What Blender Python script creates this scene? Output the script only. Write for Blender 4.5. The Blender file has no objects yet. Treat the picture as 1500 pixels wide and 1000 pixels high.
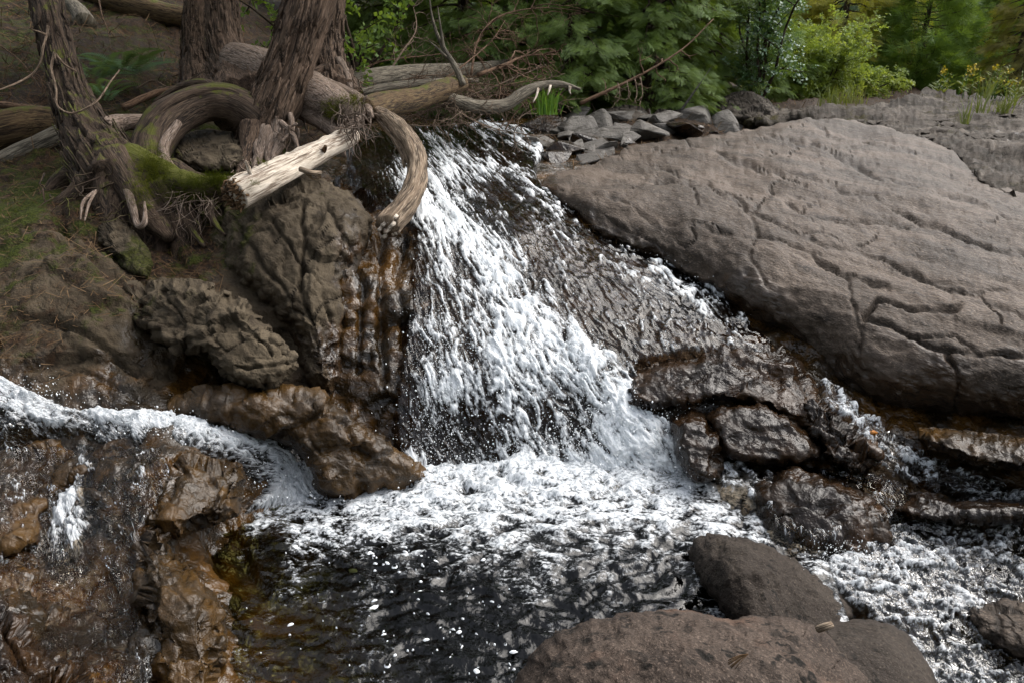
import bpy, math, random
import numpy as np
from math import radians
sc = bpy.context.scene
rng = np.random.default_rng(11)
random.seed(5)

# ------------------------------------------------------------------ camera, sky, sun, exposure
CAM = np.array([0.0, 0.0, 2.0])
TP = 0.4
PITCH = math.atan(TP)
CP, SP = math.cos(PITCH), math.sin(PITCH)
cam = bpy.data.cameras.new('camera'); cam.lens = 24; cam.sensor_width = 36
cam.clip_start = 0.05; cam.clip_end = 2000
co = bpy.data.objects.new('camera', cam); sc.collection.objects.link(co)
co.location = CAM; co.rotation_euler = (math.pi/2 - PITCH, 0, 0)
sc.camera = co
SUN_EL, SUN_AZ = radians(52), radians(62)       # azimuth measured from +Y towards +X
w = bpy.data.worlds.new('World'); sc.world = w; w.use_nodes = True
nt = w.node_tree; nt.nodes.clear()
sky = nt.nodes.new('ShaderNodeTexSky'); sky.sky_type = 'NISHITA'; sky.sun_disc = False
sky.sun_elevation = SUN_EL; sky.sun_rotation = SUN_AZ
sky.air_density = 1.0; sky.dust_density = 3.0; sky.ozone_density = 1.0
bg = nt.nodes.new('ShaderNodeBackground'); bg.inputs['Strength'].default_value = 0.15
wo = nt.nodes.new('ShaderNodeOutputWorld')
hs = nt.nodes.new('ShaderNodeHueSaturation'); hs.inputs['Saturation'].default_value = .38     # thin overcast: a whiter sky
nt.links.new(sky.outputs[0], hs.inputs['Color']); nt.links.new(hs.outputs[0], bg.inputs[0]); nt.links.new(bg.outputs[0], wo.inputs[0])
sl = bpy.data.lights.new('sun', 'SUN'); sl.energy = 1.25; sl.angle = radians(60); sl.color = (1, .95, .87)
so = bpy.data.objects.new('sun', sl); sc.collection.objects.link(so)
so.rotation_euler = (math.pi/2 - SUN_EL, 0, math.pi - SUN_AZ)
sc.view_settings.view_transform = 'Standard'; sc.view_settings.look = 'None'
sc.view_settings.exposure = 1.25; sc.view_settings.gamma = 1.0
sc.cycles.max_bounces = 8; sc.cycles.transparent_max_bounces = 12
sc.cycles.glossy_bounces = 3; sc.cycles.diffuse_bounces = 3; sc.cycles.transmission_bounces = 4
sc.cycles.caustics_reflective = False; sc.cycles.caustics_refractive = False

def W(px, py, D):
    """point seen at (px, py) of the 1500x1000 photograph, D metres along the optical axis"""
    u = (np.asarray(px, float) - 750)/1000; v = (np.asarray(py, float) - 500)/1000
    D = np.asarray(D, float)
    return np.stack([u*D, (CP - v*SP)*D, 2.0 - (SP + v*CP)*D], -1)
def DZ(py, z):
    return (2.0 - z)/(SP + (np.asarray(py, float) - 500)/1000*CP)

# ------------------------------------------------------------------ numpy noise
_p = rng.permutation(256).astype(np.int64)
_g = rng.normal(size=(256, 3)); _g /= np.linalg.norm(_g, axis=1)[:, None]
_r = rng.random((256, 4))
def _h(i, j, k): return _p[(_p[(_p[i & 255] + j) & 255] + k) & 255]
def perlin(P):
    P = np.asarray(P, float); I = np.floor(P).astype(np.int64); f = P - I
    u = f*f*f*(f*(f*6 - 15) + 10); out = 0
    for dx in (0, 1):
        wx = u[..., 0] if dx else 1 - u[..., 0]
        for dy in (0, 1):
            wy = u[..., 1] if dy else 1 - u[..., 1]
            for dz in (0, 1):
                wz = u[..., 2] if dz else 1 - u[..., 2]
                g = _g[_h(I[..., 0]+dx, I[..., 1]+dy, I[..., 2]+dz)]
                out = out + wx*wy*wz*((f - (dx, dy, dz))*g).sum(-1)
    return out*1.6
def fbm(P, o=4, gain=.5):
    a, s, t = 1.0, 0, 0
    P = np.asarray(P, float)
    for i in range(o):
        s = s + a*perlin(P*2.03**i + i*17.3); t += a; a *= gain
    return s/t*1.3
def ridged(P, o=4, gain=.55):
    a, s, t = 1.0, 0, 0
    P = np.asarray(P, float)
    for i in range(o):
        s = s + a*(1 - np.abs(perlin(P*2.03**i + i*9.7))*1.5); t += a; a *= gain
    return s/t
def voro(P):
    """F1, F2 and tilted-facet height of 3-D cells"""
    P = np.asarray(P, float); sh = P.shape[:-1]; P = P.reshape(-1, 3)
    I = np.floor(P).astype(np.int64)
    f1 = np.full(len(P), 9.); f2 = f1.copy(); fac = np.zeros(len(P))
    for dx in (-1, 0, 1):
        for dy in (-1, 0, 1):
            for dz in (-1, 0, 1):
                J = I + (dx, dy, dz); h = _h(J[:, 0], J[:, 1], J[:, 2])
                v = J + _r[h][:, :3] - P; d = np.sqrt((v*v).sum(1))
                new = d < f1
                f2 = np.where(new, f1, np.minimum(f2, d)); f1 = np.where(new, d, f1)
                fac = np.where(new, (v*_g[h]).sum(1) + (_r[h][:, 3] - .5), fac)
    return f1.reshape(sh), f2.reshape(sh), fac.reshape(sh)
def sstep(a, b, x):
    t = np.clip((x - a)/(b - a), 0, 1); return t*t*(3 - 2*t)

# ------------------------------------------------------------------ meshes and objects
def mesh_obj(name, V, F, m, parent=None, attrs=None, smooth=True, base=True):
    V = np.asarray(V, np.float32).reshape(-1, 3)
    if not isinstance(F, list): F = [F]
    F = [np.asarray(f, np.int32) for f in F if len(f)]
    loc = None
    if parent is None and base:
        lo, hi = V.min(0), V.max(0); loc = np.array([(lo[0]+hi[0])/2, (lo[1]+hi[1])/2, lo[2]]); V = V - loc
    elif parent is not None:
        V = V - np.array(parent.matrix_basis.translation, np.float32)
    me = bpy.data.meshes.new(name)
    me.vertices.add(len(V)); me.vertices.foreach_set('co', np.ascontiguousarray(V, np.float32).ravel())
    li = np.concatenate([f.ravel() for f in F]); tot = np.concatenate([np.full(len(f), f.shape[1]) for f in F])
    st = np.concatenate([[0], np.cumsum(tot)[:-1]]).astype(np.int32)
    me.loops.add(len(li)); me.loops.foreach_set('vertex_index', li.astype(np.int32))
    me.polygons.add(len(tot)); me.polygons.foreach_set('loop_start', st)
    me.polygons.foreach_set('use_smooth', np.full(len(tot), smooth))
    me.update(calc_edges=True); me.validate()
    for k, a in (attrs or {}).items():
        a = np.asarray(a, np.float32)
        if a.ndim == 2:
            at = me.attributes.new(k, 'FLOAT_VECTOR', 'POINT'); at.data.foreach_set('vector', np.ascontiguousarray(a).ravel())
        else:
            at = me.attributes.new(k, 'FLOAT', 'POINT'); at.data.foreach_set('value', np.ascontiguousarray(a).ravel())
    if m: me.materials.append(m)
    o = bpy.data.objects.new(name, me); sc.collection.objects.link(o)
    if parent is not None: o.parent = parent
    if loc is not None: o.location = [float(x) for x in loc]
    return o
def tag(o, label, cat, group=None, kind=None):
    if kind: o['kind'] = kind
    if label: o['label'] = label
    if cat: o['category'] = cat
    if group: o['group'] = group
    return o
def thing(name, p, label, cat, group=None):
    o = bpy.data.objects.new(name, None); sc.collection.objects.link(o); o.empty_display_size = .1
    o.location = [float(x) for x in p]
    return tag(o, label, cat, group)

class MB:
    """collects pieces of one mesh"""
    def __init__(s): s.V = []; s.Q = []; s.T = []; s.A = []; s.n = 0
    def add(s, V, Q=None, T=None, A=None):
        V = np.asarray(V, float).reshape(-1, 3)
        if Q is not None and len(Q): s.Q.append(np.asarray(Q) + s.n)
        if T is not None and len(T): s.T.append(np.asarray(T) + s.n)
        s.V.append(V); s.A.append(np.asarray(A, float) if A is not None else V); s.n += len(V)
    def build(s, name, m, parent=None, smooth=True):
        F = []
        if s.Q: F.append(np.concatenate(s.Q))
        if s.T: F.append(np.concatenate(s.T))
        return mesh_obj(name, np.concatenate(s.V), F, m, parent, {'tc': np.concatenate(s.A)}, smooth)

def catmull(P, n):
    P = np.asarray(P, float); Q = np.vstack([2*P[0]-P[1], P, 2*P[-1]-P[-2]]); out = []
    for i in range(1, len(Q)-2):
        t = np.linspace(0, 1, n, endpoint=False)[:, None]
        a, b, c, d = Q[i-1:i+3]
        out.append(.5*((2*b) + (c-a)*t + (2*a-5*b+4*c-d)*t*t + (3*b-a-3*c+d)*t**3))
    return np.vstack(out + [P[-1:]])
def tube(mb, path, rad, sides=8, sub=4, rough=0.0, ridge=0.0, rfreq=5.0, cap=True, oval=1.0, seed=0., lump=0.0):
    """a tapered, bark-ridged limb along a smooth path"""
    P = np.hstack([np.asarray(path, float), np.asarray(rad, float)[:, None]])
    if sub > 1: P = catmull(P, sub)
    C, r = P[:, :3], np.maximum(P[:, 3], 1e-4); n = len(C)
    T = np.gradient(C, axis=0); T /= np.linalg.norm(T, axis=1)[:, None] + 1e-9
    ref = np.array([0.3, 1, .1]) if abs(T[0][1]) < .8 else np.array([1, 0, .2])
    N = np.cross(T[0], ref); N /= np.linalg.norm(N); Ns = []
    for t in T:
        N = N - t*(N@t); N /= np.linalg.norm(N) + 1e-9; Ns.append(N)
    Ns = np.array(Ns); B = np.cross(T, Ns)
    s = np.concatenate([[0], np.cumsum(np.linalg.norm(np.diff(C, axis=0), axis=1))])
    a = np.linspace(0, 2*math.pi, sides, endpoint=False)
    ca, sa = np.cos(a)[None], np.sin(a)[None]
    rr = np.repeat(r[:, None], sides, 1)
    r0 = np.median(r)
    A = np.stack([np.repeat(ca, n, 0)*rr, np.repeat(sa, n, 0)*rr, np.repeat(s[:, None], sides, 1)], -1) + seed*3.7
    if ridge:
        q = A.copy(); q[..., 0] = np.cos(a)*r0; q[..., 1] = np.sin(a)*r0; q = q + seed*3.7
        w_ = fbm(q*(3, 3, 3), 2)*.05
        q = q*(rfreq/r0*.35, rfreq/r0*.35, rfreq*.14/r0*.35) + w_[..., None]*4
        rr = rr*(1 + ridge*(ridged(q, 3) - .62)*2)
    if lump: rr = rr*(1 + lump*fbm(A*(1.3/r0*.6, 1.3/r0*.6, .5/r0*.6) + 3.1, 3))
    if rough: rr = rr + rough*fbm(A*(2.2/r0*.5), 3)
    V = C[:, None] + Ns[:, None]*(ca*rr)[..., None]*oval + B[:, None]*(sa*rr)[..., None]
    V = V.reshape(-1, 3)
    i = np.arange(n-1)[:, None]*sides; j = np.arange(sides)[None]; k = (j+1) % sides
    Q = np.stack([i+j, i+k, i+k+sides, i+j+sides], -1).reshape(-1, 4)
    Tr = None; A = A.reshape(-1, 3)
    if cap:
        V = np.vstack([V, C[0] - T[0]*r[0]*.15, C[-1] + T[-1]*r[-1]*.15]); A = np.vstack([A, A[0], A[-1]])
        m0, m1 = n*sides, n*sides+1; b = (n-1)*sides
        Tr = np.vstack([np.stack([np.full(sides, m0), k[0], j[0]], -1), np.stack([np.full(sides, m1), b+j[0], b+k[0]], -1)])
    mb.add(V, Q, Tr, A)
def wander(p, d, L, n=6, curl=.35, grav=0.0, flat=0.):
    p = np.asarray(p, float); d = np.asarray(d, float); d = d/np.linalg.norm(d); out = [p]
    for i in range(n):
        d = d + rng.normal(size=3)*curl; d[2] += grav
        if flat: d[2] *= 1-flat
        d /= np.linalg.norm(d); p = p + d*L/n; out.append(p)
    return np.array(out)
def px(*pts):
    """path given as (px, py, D) triples"""
    a = np.array(pts, float); return W(a[:, 0], a[:, 1], a[:, 2])

# ------------------------------------------------------------------ surfaces fitted through measured points
def rbf(ctrl, X, Y, val=2, smooth=1e-3):
    c = np.array(ctrl, float); x = c[:, :2]/500; n = len(c)
    d = np.linalg.norm(x[:, None]-x[None], axis=2)
    A = np.zeros((n+3, n+3)); A[:n, :n] = d - np.eye(n)*smooth
    A[:n, n] = 1; A[:n, n+1:] = x; A[n, :n] = 1; A[n+1:, :n] = x.T
    s = np.linalg.solve(A, np.concatenate([c[:, val], np.zeros(3)]))
    out = s[n] + s[n+1]*X/500 + s[n+2]*Y/500
    for i in range(n):
        out = out + s[i]*np.sqrt((X/500-x[i, 0])**2 + (Y/500-x[i, 1])**2 + 1e-3)
    return out
def fit_depth(ctrl, X, Y):
    c = [(a, b, 1/d) for a, b, d in ctrl]
    return 1/np.maximum(rbf(c, X, Y), 1/260)
def idw(ctrl, X, Y, p=1.6, e=400):
    n = 0; d = 0
    for a, b, v in ctrl:
        w_ = 1/(((X-a)**2+(Y-b)**2)+e)**p; n = n + w_*v; d = d + w_
    return n/d
def inside(poly, X, Y):
    r = np.zeros(X.shape, bool); n = len(poly)
    for i in range(n):
        x1, y1 = poly[i]; x2, y2 = poly[(i+1) % n]
        if y1 == y2: continue
        c = ((y1 > Y) != (y2 > Y)) & (X < (x2-x1)*(Y-y1)/(y2-y1)+x1); r ^= c
    return r
def dseg(P, X, Y, closed=False):
    d = np.full(X.shape, 1e9); n = len(P)
    for i in range(n if closed else n-1):
        x1, y1 = P[i][:2]; x2, y2 = P[(i+1) % n][:2]; dx, dy = x2-x1, y2-y1
        t = np.clip(((X-x1)*dx+(Y-y1)*dy)/(dx*dx+dy*dy+1e-9), 0, 1)
        d = np.minimum(d, np.hypot(X-x1-t*dx, Y-y1-t*dy))
    return d
def normals(P):
    a = np.gradient(P, axis=1); b = np.gradient(P, axis=0); n = np.cross(a, b)
    n /= np.linalg.norm(n, axis=2)[..., None] + 1e-12
    flip = ((CAM - P)*n).sum(-1) < 0; n[flip] *= -1
    return n
def grid_faces(mask):
    ny, nx = mask.shape; idx = np.arange(ny*nx).reshape(ny, nx)
    ok = mask[:-1, :-1] & mask[1:, :-1] & mask[:-1, 1:] & mask[1:, 1:]
    return np.stack([idx[:-1, :-1], idx[1:, :-1], idx[1:, 1:], idx[:-1, 1:]], -1)[ok]
def compact(V, F, attrs):
    u, inv = np.unique(F, return_inverse=True)
    return V[u], inv.reshape(F.shape), {k: a[u] for k, a in attrs.items()}
def rock_disp(P, s=1.0, block=.06, lump=.05, fine=.012, bscale=3.0, warp=.25, squash=(1, 1, 1.6), crackd=.0, ckc=1.0, along=None, streak=.0):
    Q = P*squash; Q = Q + np.stack([fbm(Q*2.1+5, 2), fbm(Q*2.1+25, 2), fbm(Q*2.1+45, 2)], -1)*warp*.4
    f1, f2, fac = voro(Q*bscale/s); g1, g2, gac = voro(Q*bscale*2.7/s + 31)
    d = block*s*fac*.6 + block*s*.3*gac + lump*s*fbm(P*1.4/s, 4) + fine*s*(ridged(P*9/s, 4)-.6)*2
    e = sstep(0, .09, f2-f1); e2 = sstep(0, .10, g2-g1)
    d -= crackd*s*((1-e) + .4*(1-e2))
    if along is not None:
        a = np.array(along, float); a /= np.linalg.norm(a); t_ = P@a; R_ = P - t_[..., None]*a*.86
        wq = np.stack([fbm(P*1.3+3, 3), fbm(P*1.3+13, 3), fbm(P*1.3+23, 3)], -1)
        R_ = R_ + wq*.22
        d += streak*((ridged(R_*1.7+3, 3)-.62)*.8*(.4+fbm(P*.9+70, 2)) + .7*(ridged(R_*4+8, 4)-.62) + .7*fbm(P*5+2, 5, .65) + .45*fbm(R_*17, 4, .65) + 2.0*fbm(R_*1.0+40, 2))
        on = sstep(-.05, .3, fbm(P*1.1+31, 2)); c4 = sstep(.965, .995, ridged(R_*1.6+21, 2))*on
        f1, f2, _ = voro((P+wq*.3)*(1.3, 1.3, 1.3)+5); c5 = .8*sstep(.030, .006, f2-f1)*sstep(.0, .3, fbm(P*1.4+51, 2))
        pit = sstep(.42, .60, fbm(P*19+77, 3))*sstep(.0, .3, fbm(P*1.2+11, 2))
        c4 = np.maximum(c4, c5); d -= streak*(.6*c4 + .12*pit)
        return d, np.clip(ckc*((1-e)+.6*(1-e2)) + c4*.9 + pit*.35, 0, 1)
    return d, np.clip(ckc*((1-e)+.6*(1-e2)), 0, 1)
# ------------------------------------------------------------------ materials
class NT:
    def __init__(s, name):
        s.m = bpy.data.materials.new(name); s.m.use_nodes = True; s.t = s.m.node_tree; s.t.nodes.clear()
        s.out = s.t.nodes.new('ShaderNodeOutputMaterial')
    def n(s, typ, ins=None, o=0, **props):
        nd = s.t.nodes.new('ShaderNode'+typ)
        for k, v in props.items(): setattr(nd, k, v)
        for k, v in (ins or {}).items():
            sk = nd.inputs[k]
            if isinstance(v, bpy.types.NodeSocket): s.t.links.new(v, sk)
            else:
                if sk.type == 'RGBA' and len(v) == 3: v = (*v, 1)
                sk.default_value = v
        return nd.outputs[o]
    def co(s): return s.n('TexCoord', o=3)
    def attr(s, name, vec=False): return s.n('Attribute', o=1 if vec else 2, attribute_name=name)
    def scale(s, v, k): return s.n('VectorMath', {0: v, 1: k if isinstance(k, tuple) else (k, k, k)}, operation='MULTIPLY')
    def noise(s, v, sc_, det=5, rough=.6, dist=0.): return s.n('TexNoise', {'Vector': v, 'Scale': sc_, 'Detail': det, 'Roughness': rough, 'Distortion': dist})
    def math(s, op, a, b=0.0, clamp=False): return s.n('Math', {0: a, 1: b}, operation=op, use_clamp=clamp)
    def ramp(s, f, a, b): return s.n('MapRange', {0: f, 1: a, 2: b}, interpolation_type='SMOOTHSTEP')
    def mix(s, f, a, b):
        nd = s.t.nodes.new('ShaderNodeMix'); nd.data_type = 'RGBA'
        for i, v in ((0, f), (6, a), (7, b)):
            if isinstance(v, bpy.types.NodeSocket): s.t.links.new(v, nd.inputs[i])
            else: nd.inputs[i].default_value = (*v, 1) if isinstance(v, tuple) and len(v) == 3 else v
        return nd.outputs[2]
    def lerp(s, f, a, b): return s.n('MapRange', {0: f, 3: a, 4: b})
    def bump(s, h, st, dist, nrm=None):
        d = {'Height': h, 'Strength': st, 'Distance': dist}
        if nrm is not None: d['Normal'] = nrm
        return s.n('Bump', d)
    def pbr(s, col, rough, nrm=None, spec=.4, **kw):
        d = {'Base Color': col, 'Roughness': rough, 'Specular IOR Level': spec}
        if nrm is not None: d['Normal'] = nrm
        d.update(kw); return s.n('BsdfPrincipled', d)
    def done(s, sh): s.t.links.new(sh, s.out.inputs[0]); return s.m

def rock_mat(name, c1, c2, c3, wetc=(.016, .010, .006), wetalt=(.05, .024, .007), rough=.8, spot=.0, sc_=1.0, mossc=(.045, .055, .008), wet0=None, stretch=(1, 1, 1), rust=None, rot=None, band=False, spec=.16, grain=False, wspec=.5):
    t = NT(name); v = t.co()
    if rot: v = t.n('Mapping', {'Vector': v, 'Rotation': rot[0], 'Scale': rot[1]}, vector_type='TEXTURE')
    else: v = t.scale(v, stretch)
    n1 = t.noise(v, 1.6*sc_, 6, .62, .4); n2 = t.noise(v, 9*sc_, 6, .7, .2); n3 = t.noise(v, 60*sc_, 4, .7)
    col = t.mix(t.ramp(n1, .38, .62), c1, c2)
    col = t.mix(t.ramp(n2, .50, .70), col, c3)
    col = t.mix(t.math('MULTIPLY', t.ramp(n3, .50, .72), .45), col, tuple(min(1, x*1.7) for x in c3))
    col = t.mix(t.math('MULTIPLY', t.ramp(n3, .47, .30), .5), col, tuple(x*.45 for x in c1))
    if grain:
        gn = t.noise(v, 130, 2, .6); col = t.mix(t.math('MULTIPLY', t.ramp(gn, .56, .68), .55), col, tuple(min(1, x*2.2) for x in c2)); col = t.mix(t.math('MULTIPLY', t.ramp(gn, .44, .34), .6), col, (.02, .016, .013))
    if band: col = t.mix(t.math('MULTIPLY', t.ramp(t.noise(t.scale(v, (2.2, 2.2, 13)), 1.3, 6, .72, .6), .49, .60), .85), col, (.028, .023, .016))
    if rust: col = t.mix(t.math('MULTIPLY', t.ramp(t.noise(t.scale(v, (1, 1, .6)), 2.7, 5, .6), .52, .66), .6), col, rust)
    crack = t.attr('crack'); col = t.mix(t.math('MULTIPLY', crack, .75), col, tuple(x*.18 for x in c1))
    if spot:   # patches of black lichen
        vz = t.n('TexVoronoi', {'Vector': t.n('VectorMath', {0: v, 1: t.scale(t.n('TexNoise', {'Vector': v, 'Scale': 30.}, 1), .10)}, operation='ADD'), 'Scale': 13.0*sc_})
        sp = t.math('MULTIPLY', t.ramp(vz, spot, spot*.7), t.ramp(t.noise(v, 4*sc_, 3), .44, .56))
        col = t.mix(sp, col, (.012, .010, .008))
    soil = t.attr('soil')
    sn = t.noise(v, 22, 6, .75)
    sc2 = t.mix(t.ramp(sn, .4, .66), (.008, .005, .003), (.052, .027, .013))
    sc2 = t.mix(t.ramp(t.noise(v, 90, 3, .7), .55, .7), sc2, (.09, .058, .032))
    col = t.mix(t.ramp(t.math('ADD', soil, t.math('MULTIPLY', t.math('SUBTRACT', n2, .5), .9)), .35, .65), col, sc2)
    moss = t.attr('moss')
    mm = t.ramp(t.math('ADD', moss, t.math('MULTIPLY', t.math('SUBTRACT', t.noise(v, 6, 6, .7), .5), 1.5)), .42, .68)
    mcol = t.mix(t.ramp(t.noise(v, 70, 4, .7), .35, .65), tuple(x*.5 for x in mossc), tuple(x*1.6 for x in mossc))
    col = t.mix(mm, col, mcol)
    wet = t.attr('wet') if wet0 is None else wet0
    wcol = t.mix(t.ramp(t.noise(v, 3.2, 6, .65, .5), .42, .62), wetc, wetalt)
    wcol = t.mix(t.math('MULTIPLY', t.ramp(n2, .48, .7), .5), wcol, tuple(x*2.0 for x in wetc))
    wf = t.math('ADD', wet, t.math('MULTIPLY', t.math('SUBTRACT', t.noise(v, 5, 5, .65), .5), .9)) if wet0 is None else None
    wf = t.ramp(wf, .38, .62) if wf is not None else wet0
    col = t.mix(wf, col, wcol) if wet0 is None else t.mix(wet0, col, wcol)
    h = t.math('ADD', t.math('MULTIPLY', n2, .6), t.math('MULTIPLY', n3, .22))
    h = t.math('SUBTRACT', h, t.math('MULTIPLY', crack, .5))
    h = t.math('ADD', h, t.math('MULTIPLY', mm, t.math('MULTIPLY', t.noise(v, 110, 3, .8), .5)))
    hw = t.math('ADD', t.math('MULTIPLY', t.noise(v, 6*sc_, 3, .55, .6), .75), t.math('MULTIPLY', t.noise(v, 26*sc_, 3, .6, .5), .30))
    h = t.n('MapRange', {0: wf, 3: h, 4: hw})
    b = t.bump(h, 1.0, .045)
    rg = t.n('MapRange', {0: wf, 3: rough, 4: .07}) if not isinstance(wf, float) else rough+(.07-rough)*wf
    if not isinstance(rg, float):
        rg = t.math('ADD', rg, t.math('MULTIPLY', t.math('SUBTRACT', n2, .5), .12))
    if not isinstance(rg, float) or wet0:
        rg = t.math('ADD', rg, t.math('MULTIPLY', t.ramp(t.noise(v, 4.3*sc_, 5, .65), .46, .60), t.math('MULTIPLY', wf, .30)))
    sp_ = t.lerp(wf, spec, wspec) if not isinstance(wf, float) else spec+(wspec-spec)*wf
    return t.done(t.pbr(col, rg, b, sp_))

M = {}
M['bedrock'] = rock_mat('wet bedrock', (.055, .041, .025), (.095, .072, .047), (.030, .022, .014), wetc=(.014, .009, .004), wetalt=(.066, .031, .006), wspec=.4)
M['slab'] = rock_mat('brown slab rock', (.050, .039, .030), (.118, .090, .069), (.031, .024, .019), wetc=(.03, .02, .013), wetalt=(.05, .028, .014), rot=((0, .17, -.757), (2.0, .9, .9)), rough=.62, spec=.2, grain=True)
M['grey'] = rock_mat('grey ledge rock', (.050, .040, .031), (.135, .113, .092), (.022, .017, .012), mossc=(.05, .042, .012), band=True)
M['pale'] = rock_mat('pale broken rock', (.11, .10, .09), (.19, .175, .155), (.055, .048, .04), rough=.65, band=True, wet0=.0)
M['left'] = rock_mat('olive brown rock', (.058, .044, .028), (.108, .084, .055), (.030, .022, .014), mossc=(.04, .042, .008))
M['orange'] = rock_mat('algae stained rock', (.060, .036, .013), (.10, .060, .022), (.030, .020, .010), wetc=(.013, .008, .004), wetalt=(.062, .030, .006), wspec=.42, wet0=.74, mossc=(.05, .045, .008))
M['wetdark'] = rock_mat('dark wet rock', (.03, .022, .016), (.045, .031, .021), (.018, .013, .009), wetc=(.011, .007, .0045), wetalt=(.036, .018, .007), wet0=.95, wspec=.3)
M['boulder'] = rock_mat('speckled boulder', (.050, .037, .029), (.088, .066, .052), (.030, .023, .019), spot=.44, sc_=1.0, grain=True, rust=(.14, .085, .06))
M['boulderdark'] = rock_mat('dark boulder', (.032, .025, .020), (.055, .044, .035), (.021, .017, .013), spot=.3, sc_=1.2, grain=True)

def bark_mat(name, dark, mid, light, sc_=1.0, moss=.0, bump=.9, stringy=1.0, rough=.85):
    t = NT(name); tc = t.attr('tc', True); v = t.scale(tc, (34*sc_, 34*sc_, 3.2*sc_))
    n = t.noise(v, 1.0, 5, .65, .6); n2 = t.noise(t.scale(tc, (8, 8, 3)), 1.0, 5, .6)
    n3 = t.noise(t.scale(tc, (150*sc_, 150*sc_, 12*sc_)), 1.0, 4, .6)
    col = t.mix(t.ramp(n, .42, .55), dark, mid)
    col = t.mix(t.math('MULTIPLY', t.ramp(n3, .46, .66), stringy), col, light)
    col = t.mix(t.math('MULTIPLY', t.ramp(n2, .5, .68), .6), col, tuple(x*.55 for x in mid))
    if moss:
        g = t.noise(t.scale(t.co(), 7), 1.0, 5, .7)
        nz = t.n('SeparateXYZ', {0: t.n('NewGeometry', o=1)}, 2)
        mf = t.ramp(t.math('ADD', t.math('MULTIPLY', nz, .35), g), .98-moss*.6, 1.12-moss*.6)
        mc = t.mix(t.noise(t.scale(t.co(), 90), 1., 3), (.025, .032, .004), (.12, .12, .018))
        col = t.mix(mf, col, mc)
    h = t.math('ADD', n, t.math('MULTIPLY', n3, .5))
    return t.done(t.pbr(col, rough, t.bump(h, bump, .02), .25))
M['cedar'] = bark_mat('cedar bark', (.022, .014, .009), (.088, .056, .036), (.17, .115, .08))
M['cedardark'] = bark_mat('mossy cedar bark', (.014, .009, .006), (.056, .036, .024), (.10, .070, .046), moss=.35)
M['root'] = bark_mat('weathered root', (.06, .04, .028), (.19, .135, .10), (.34, .27, .22), 1.6)
M['mossroot'] = bark_mat('mossy root', (.02, .013, .009), (.06, .04, .027), (.10, .07, .045), moss=.68)
M['palewood'] = bark_mat('bleached log wood', (.20, .15, .11), (.56, .48, .385), (.70, .62, .52), .8, bump=.8, stringy=.8)
M['drift'] = bark_mat('brown driftwood', (.05, .034, .022), (.19, .135, .09), (.36, .28, .20), .9, bump=1.)
M['mosslog'] = bark_mat('mossy log', (.022, .013, .007), (.085, .052, .026), (.15, .105, .05), moss=.36)
M['greylog'] = bark_mat('grey log', (.04, .033, .024), (.14, .118, .088), (.24, .21, .16), moss=.12)
M['twig'] = bark_mat('dead twigs', (.05, .032, .02), (.19, .13, .088), (.33, .25, .18), 2.)
M['twigred'] = bark_mat('reddish dead twigs', (.04, .022, .013), (.15, .085, .05), (.25, .16, .10), 2.)
M['rotten'] = bark_mat('rotten log end', (.02, .011, .006), (.12, .065, .03), (.30, .19, .10), 2., bump=1.)

def leaf_mat(name, a, b, trans=.35, gloss=.03, rough=.5, sc_=1.5):
    t = NT(name); n = t.noise(t.co(), sc_, 3, .6)
    r = t.n('NewGeometry', o=8)
    col = t.mix(t.ramp(n, .35, .65), a, b)
    col = t.mix(t.math('MULTIPLY', r, .55), col, tuple(x*.55 for x in a))
    d = t.n('BsdfDiffuse', {'Color': col}); tr = t.n('BsdfTranslucent', {'Color': t.mix(.35, col, (.25, .30, .02))})
    s = t.n('MixShader', {0: trans, 1: d, 2: tr})
    g = t.n('BsdfGlossy', {'Color': (.9, .95, 1), 'Roughness': rough})
    return t.done(t.n('MixShader', {0: gloss, 1: s, 2: g}))
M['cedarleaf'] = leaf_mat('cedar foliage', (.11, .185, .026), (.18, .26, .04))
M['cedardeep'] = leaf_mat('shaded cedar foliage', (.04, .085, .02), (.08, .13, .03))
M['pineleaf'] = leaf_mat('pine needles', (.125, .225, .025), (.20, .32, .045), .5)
M['yellowleaf'] = leaf_mat('yellow green foliage', (.34, .36, .03), (.52, .44, .04), .55)
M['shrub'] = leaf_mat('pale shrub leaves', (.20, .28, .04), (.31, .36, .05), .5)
M['goldleaf'] = leaf_mat('golden cedar foliage', (.19, .17, .022), (.27, .22, .03), .45)
M['broadleaf'] = leaf_mat('broad leaves', (.055, .13, .035), (.10, .19, .045), .35, .06, .35)
M['maple'] = leaf_mat('maple leaves', (.13, .24, .03), (.18, .28, .04), .5)
M['fern'] = leaf_mat('fern fronds', (.08, .16, .06), (.14, .23, .095), .35)
M['grass'] = leaf_mat('grass blades', (.10, .25, .02), (.16, .33, .03), .45)
M['drygrass'] = leaf_mat('dry yellow green grass', (.12, .15, .025), (.19, .19, .04), .35)
M['mossblade'] = leaf_mat('moss tufts', (.035, .045, .006), (.10, .105, .014), .25, .0)
M['litter'] = leaf_mat('dry needles and twigs', (.085, .05, .027), (.17, .115, .068), .05, .0)
M['flower'] = leaf_mat('goldenrod flowers', (.55, .38, .02), (.6, .45, .03), .2)
M['fgreen'] = leaf_mat('fallen green leaf', (.28, .36, .10), (.3, .4, .12), .2)
M['forange'] = leaf_mat('fallen orange leaf', (.5, .17, .02), (.45, .2, .03), .1)
M['hill'] = leaf_mat('far wooded hill', (.03, .06, .012), (.08, .10, .016), .0, .0)

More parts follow.
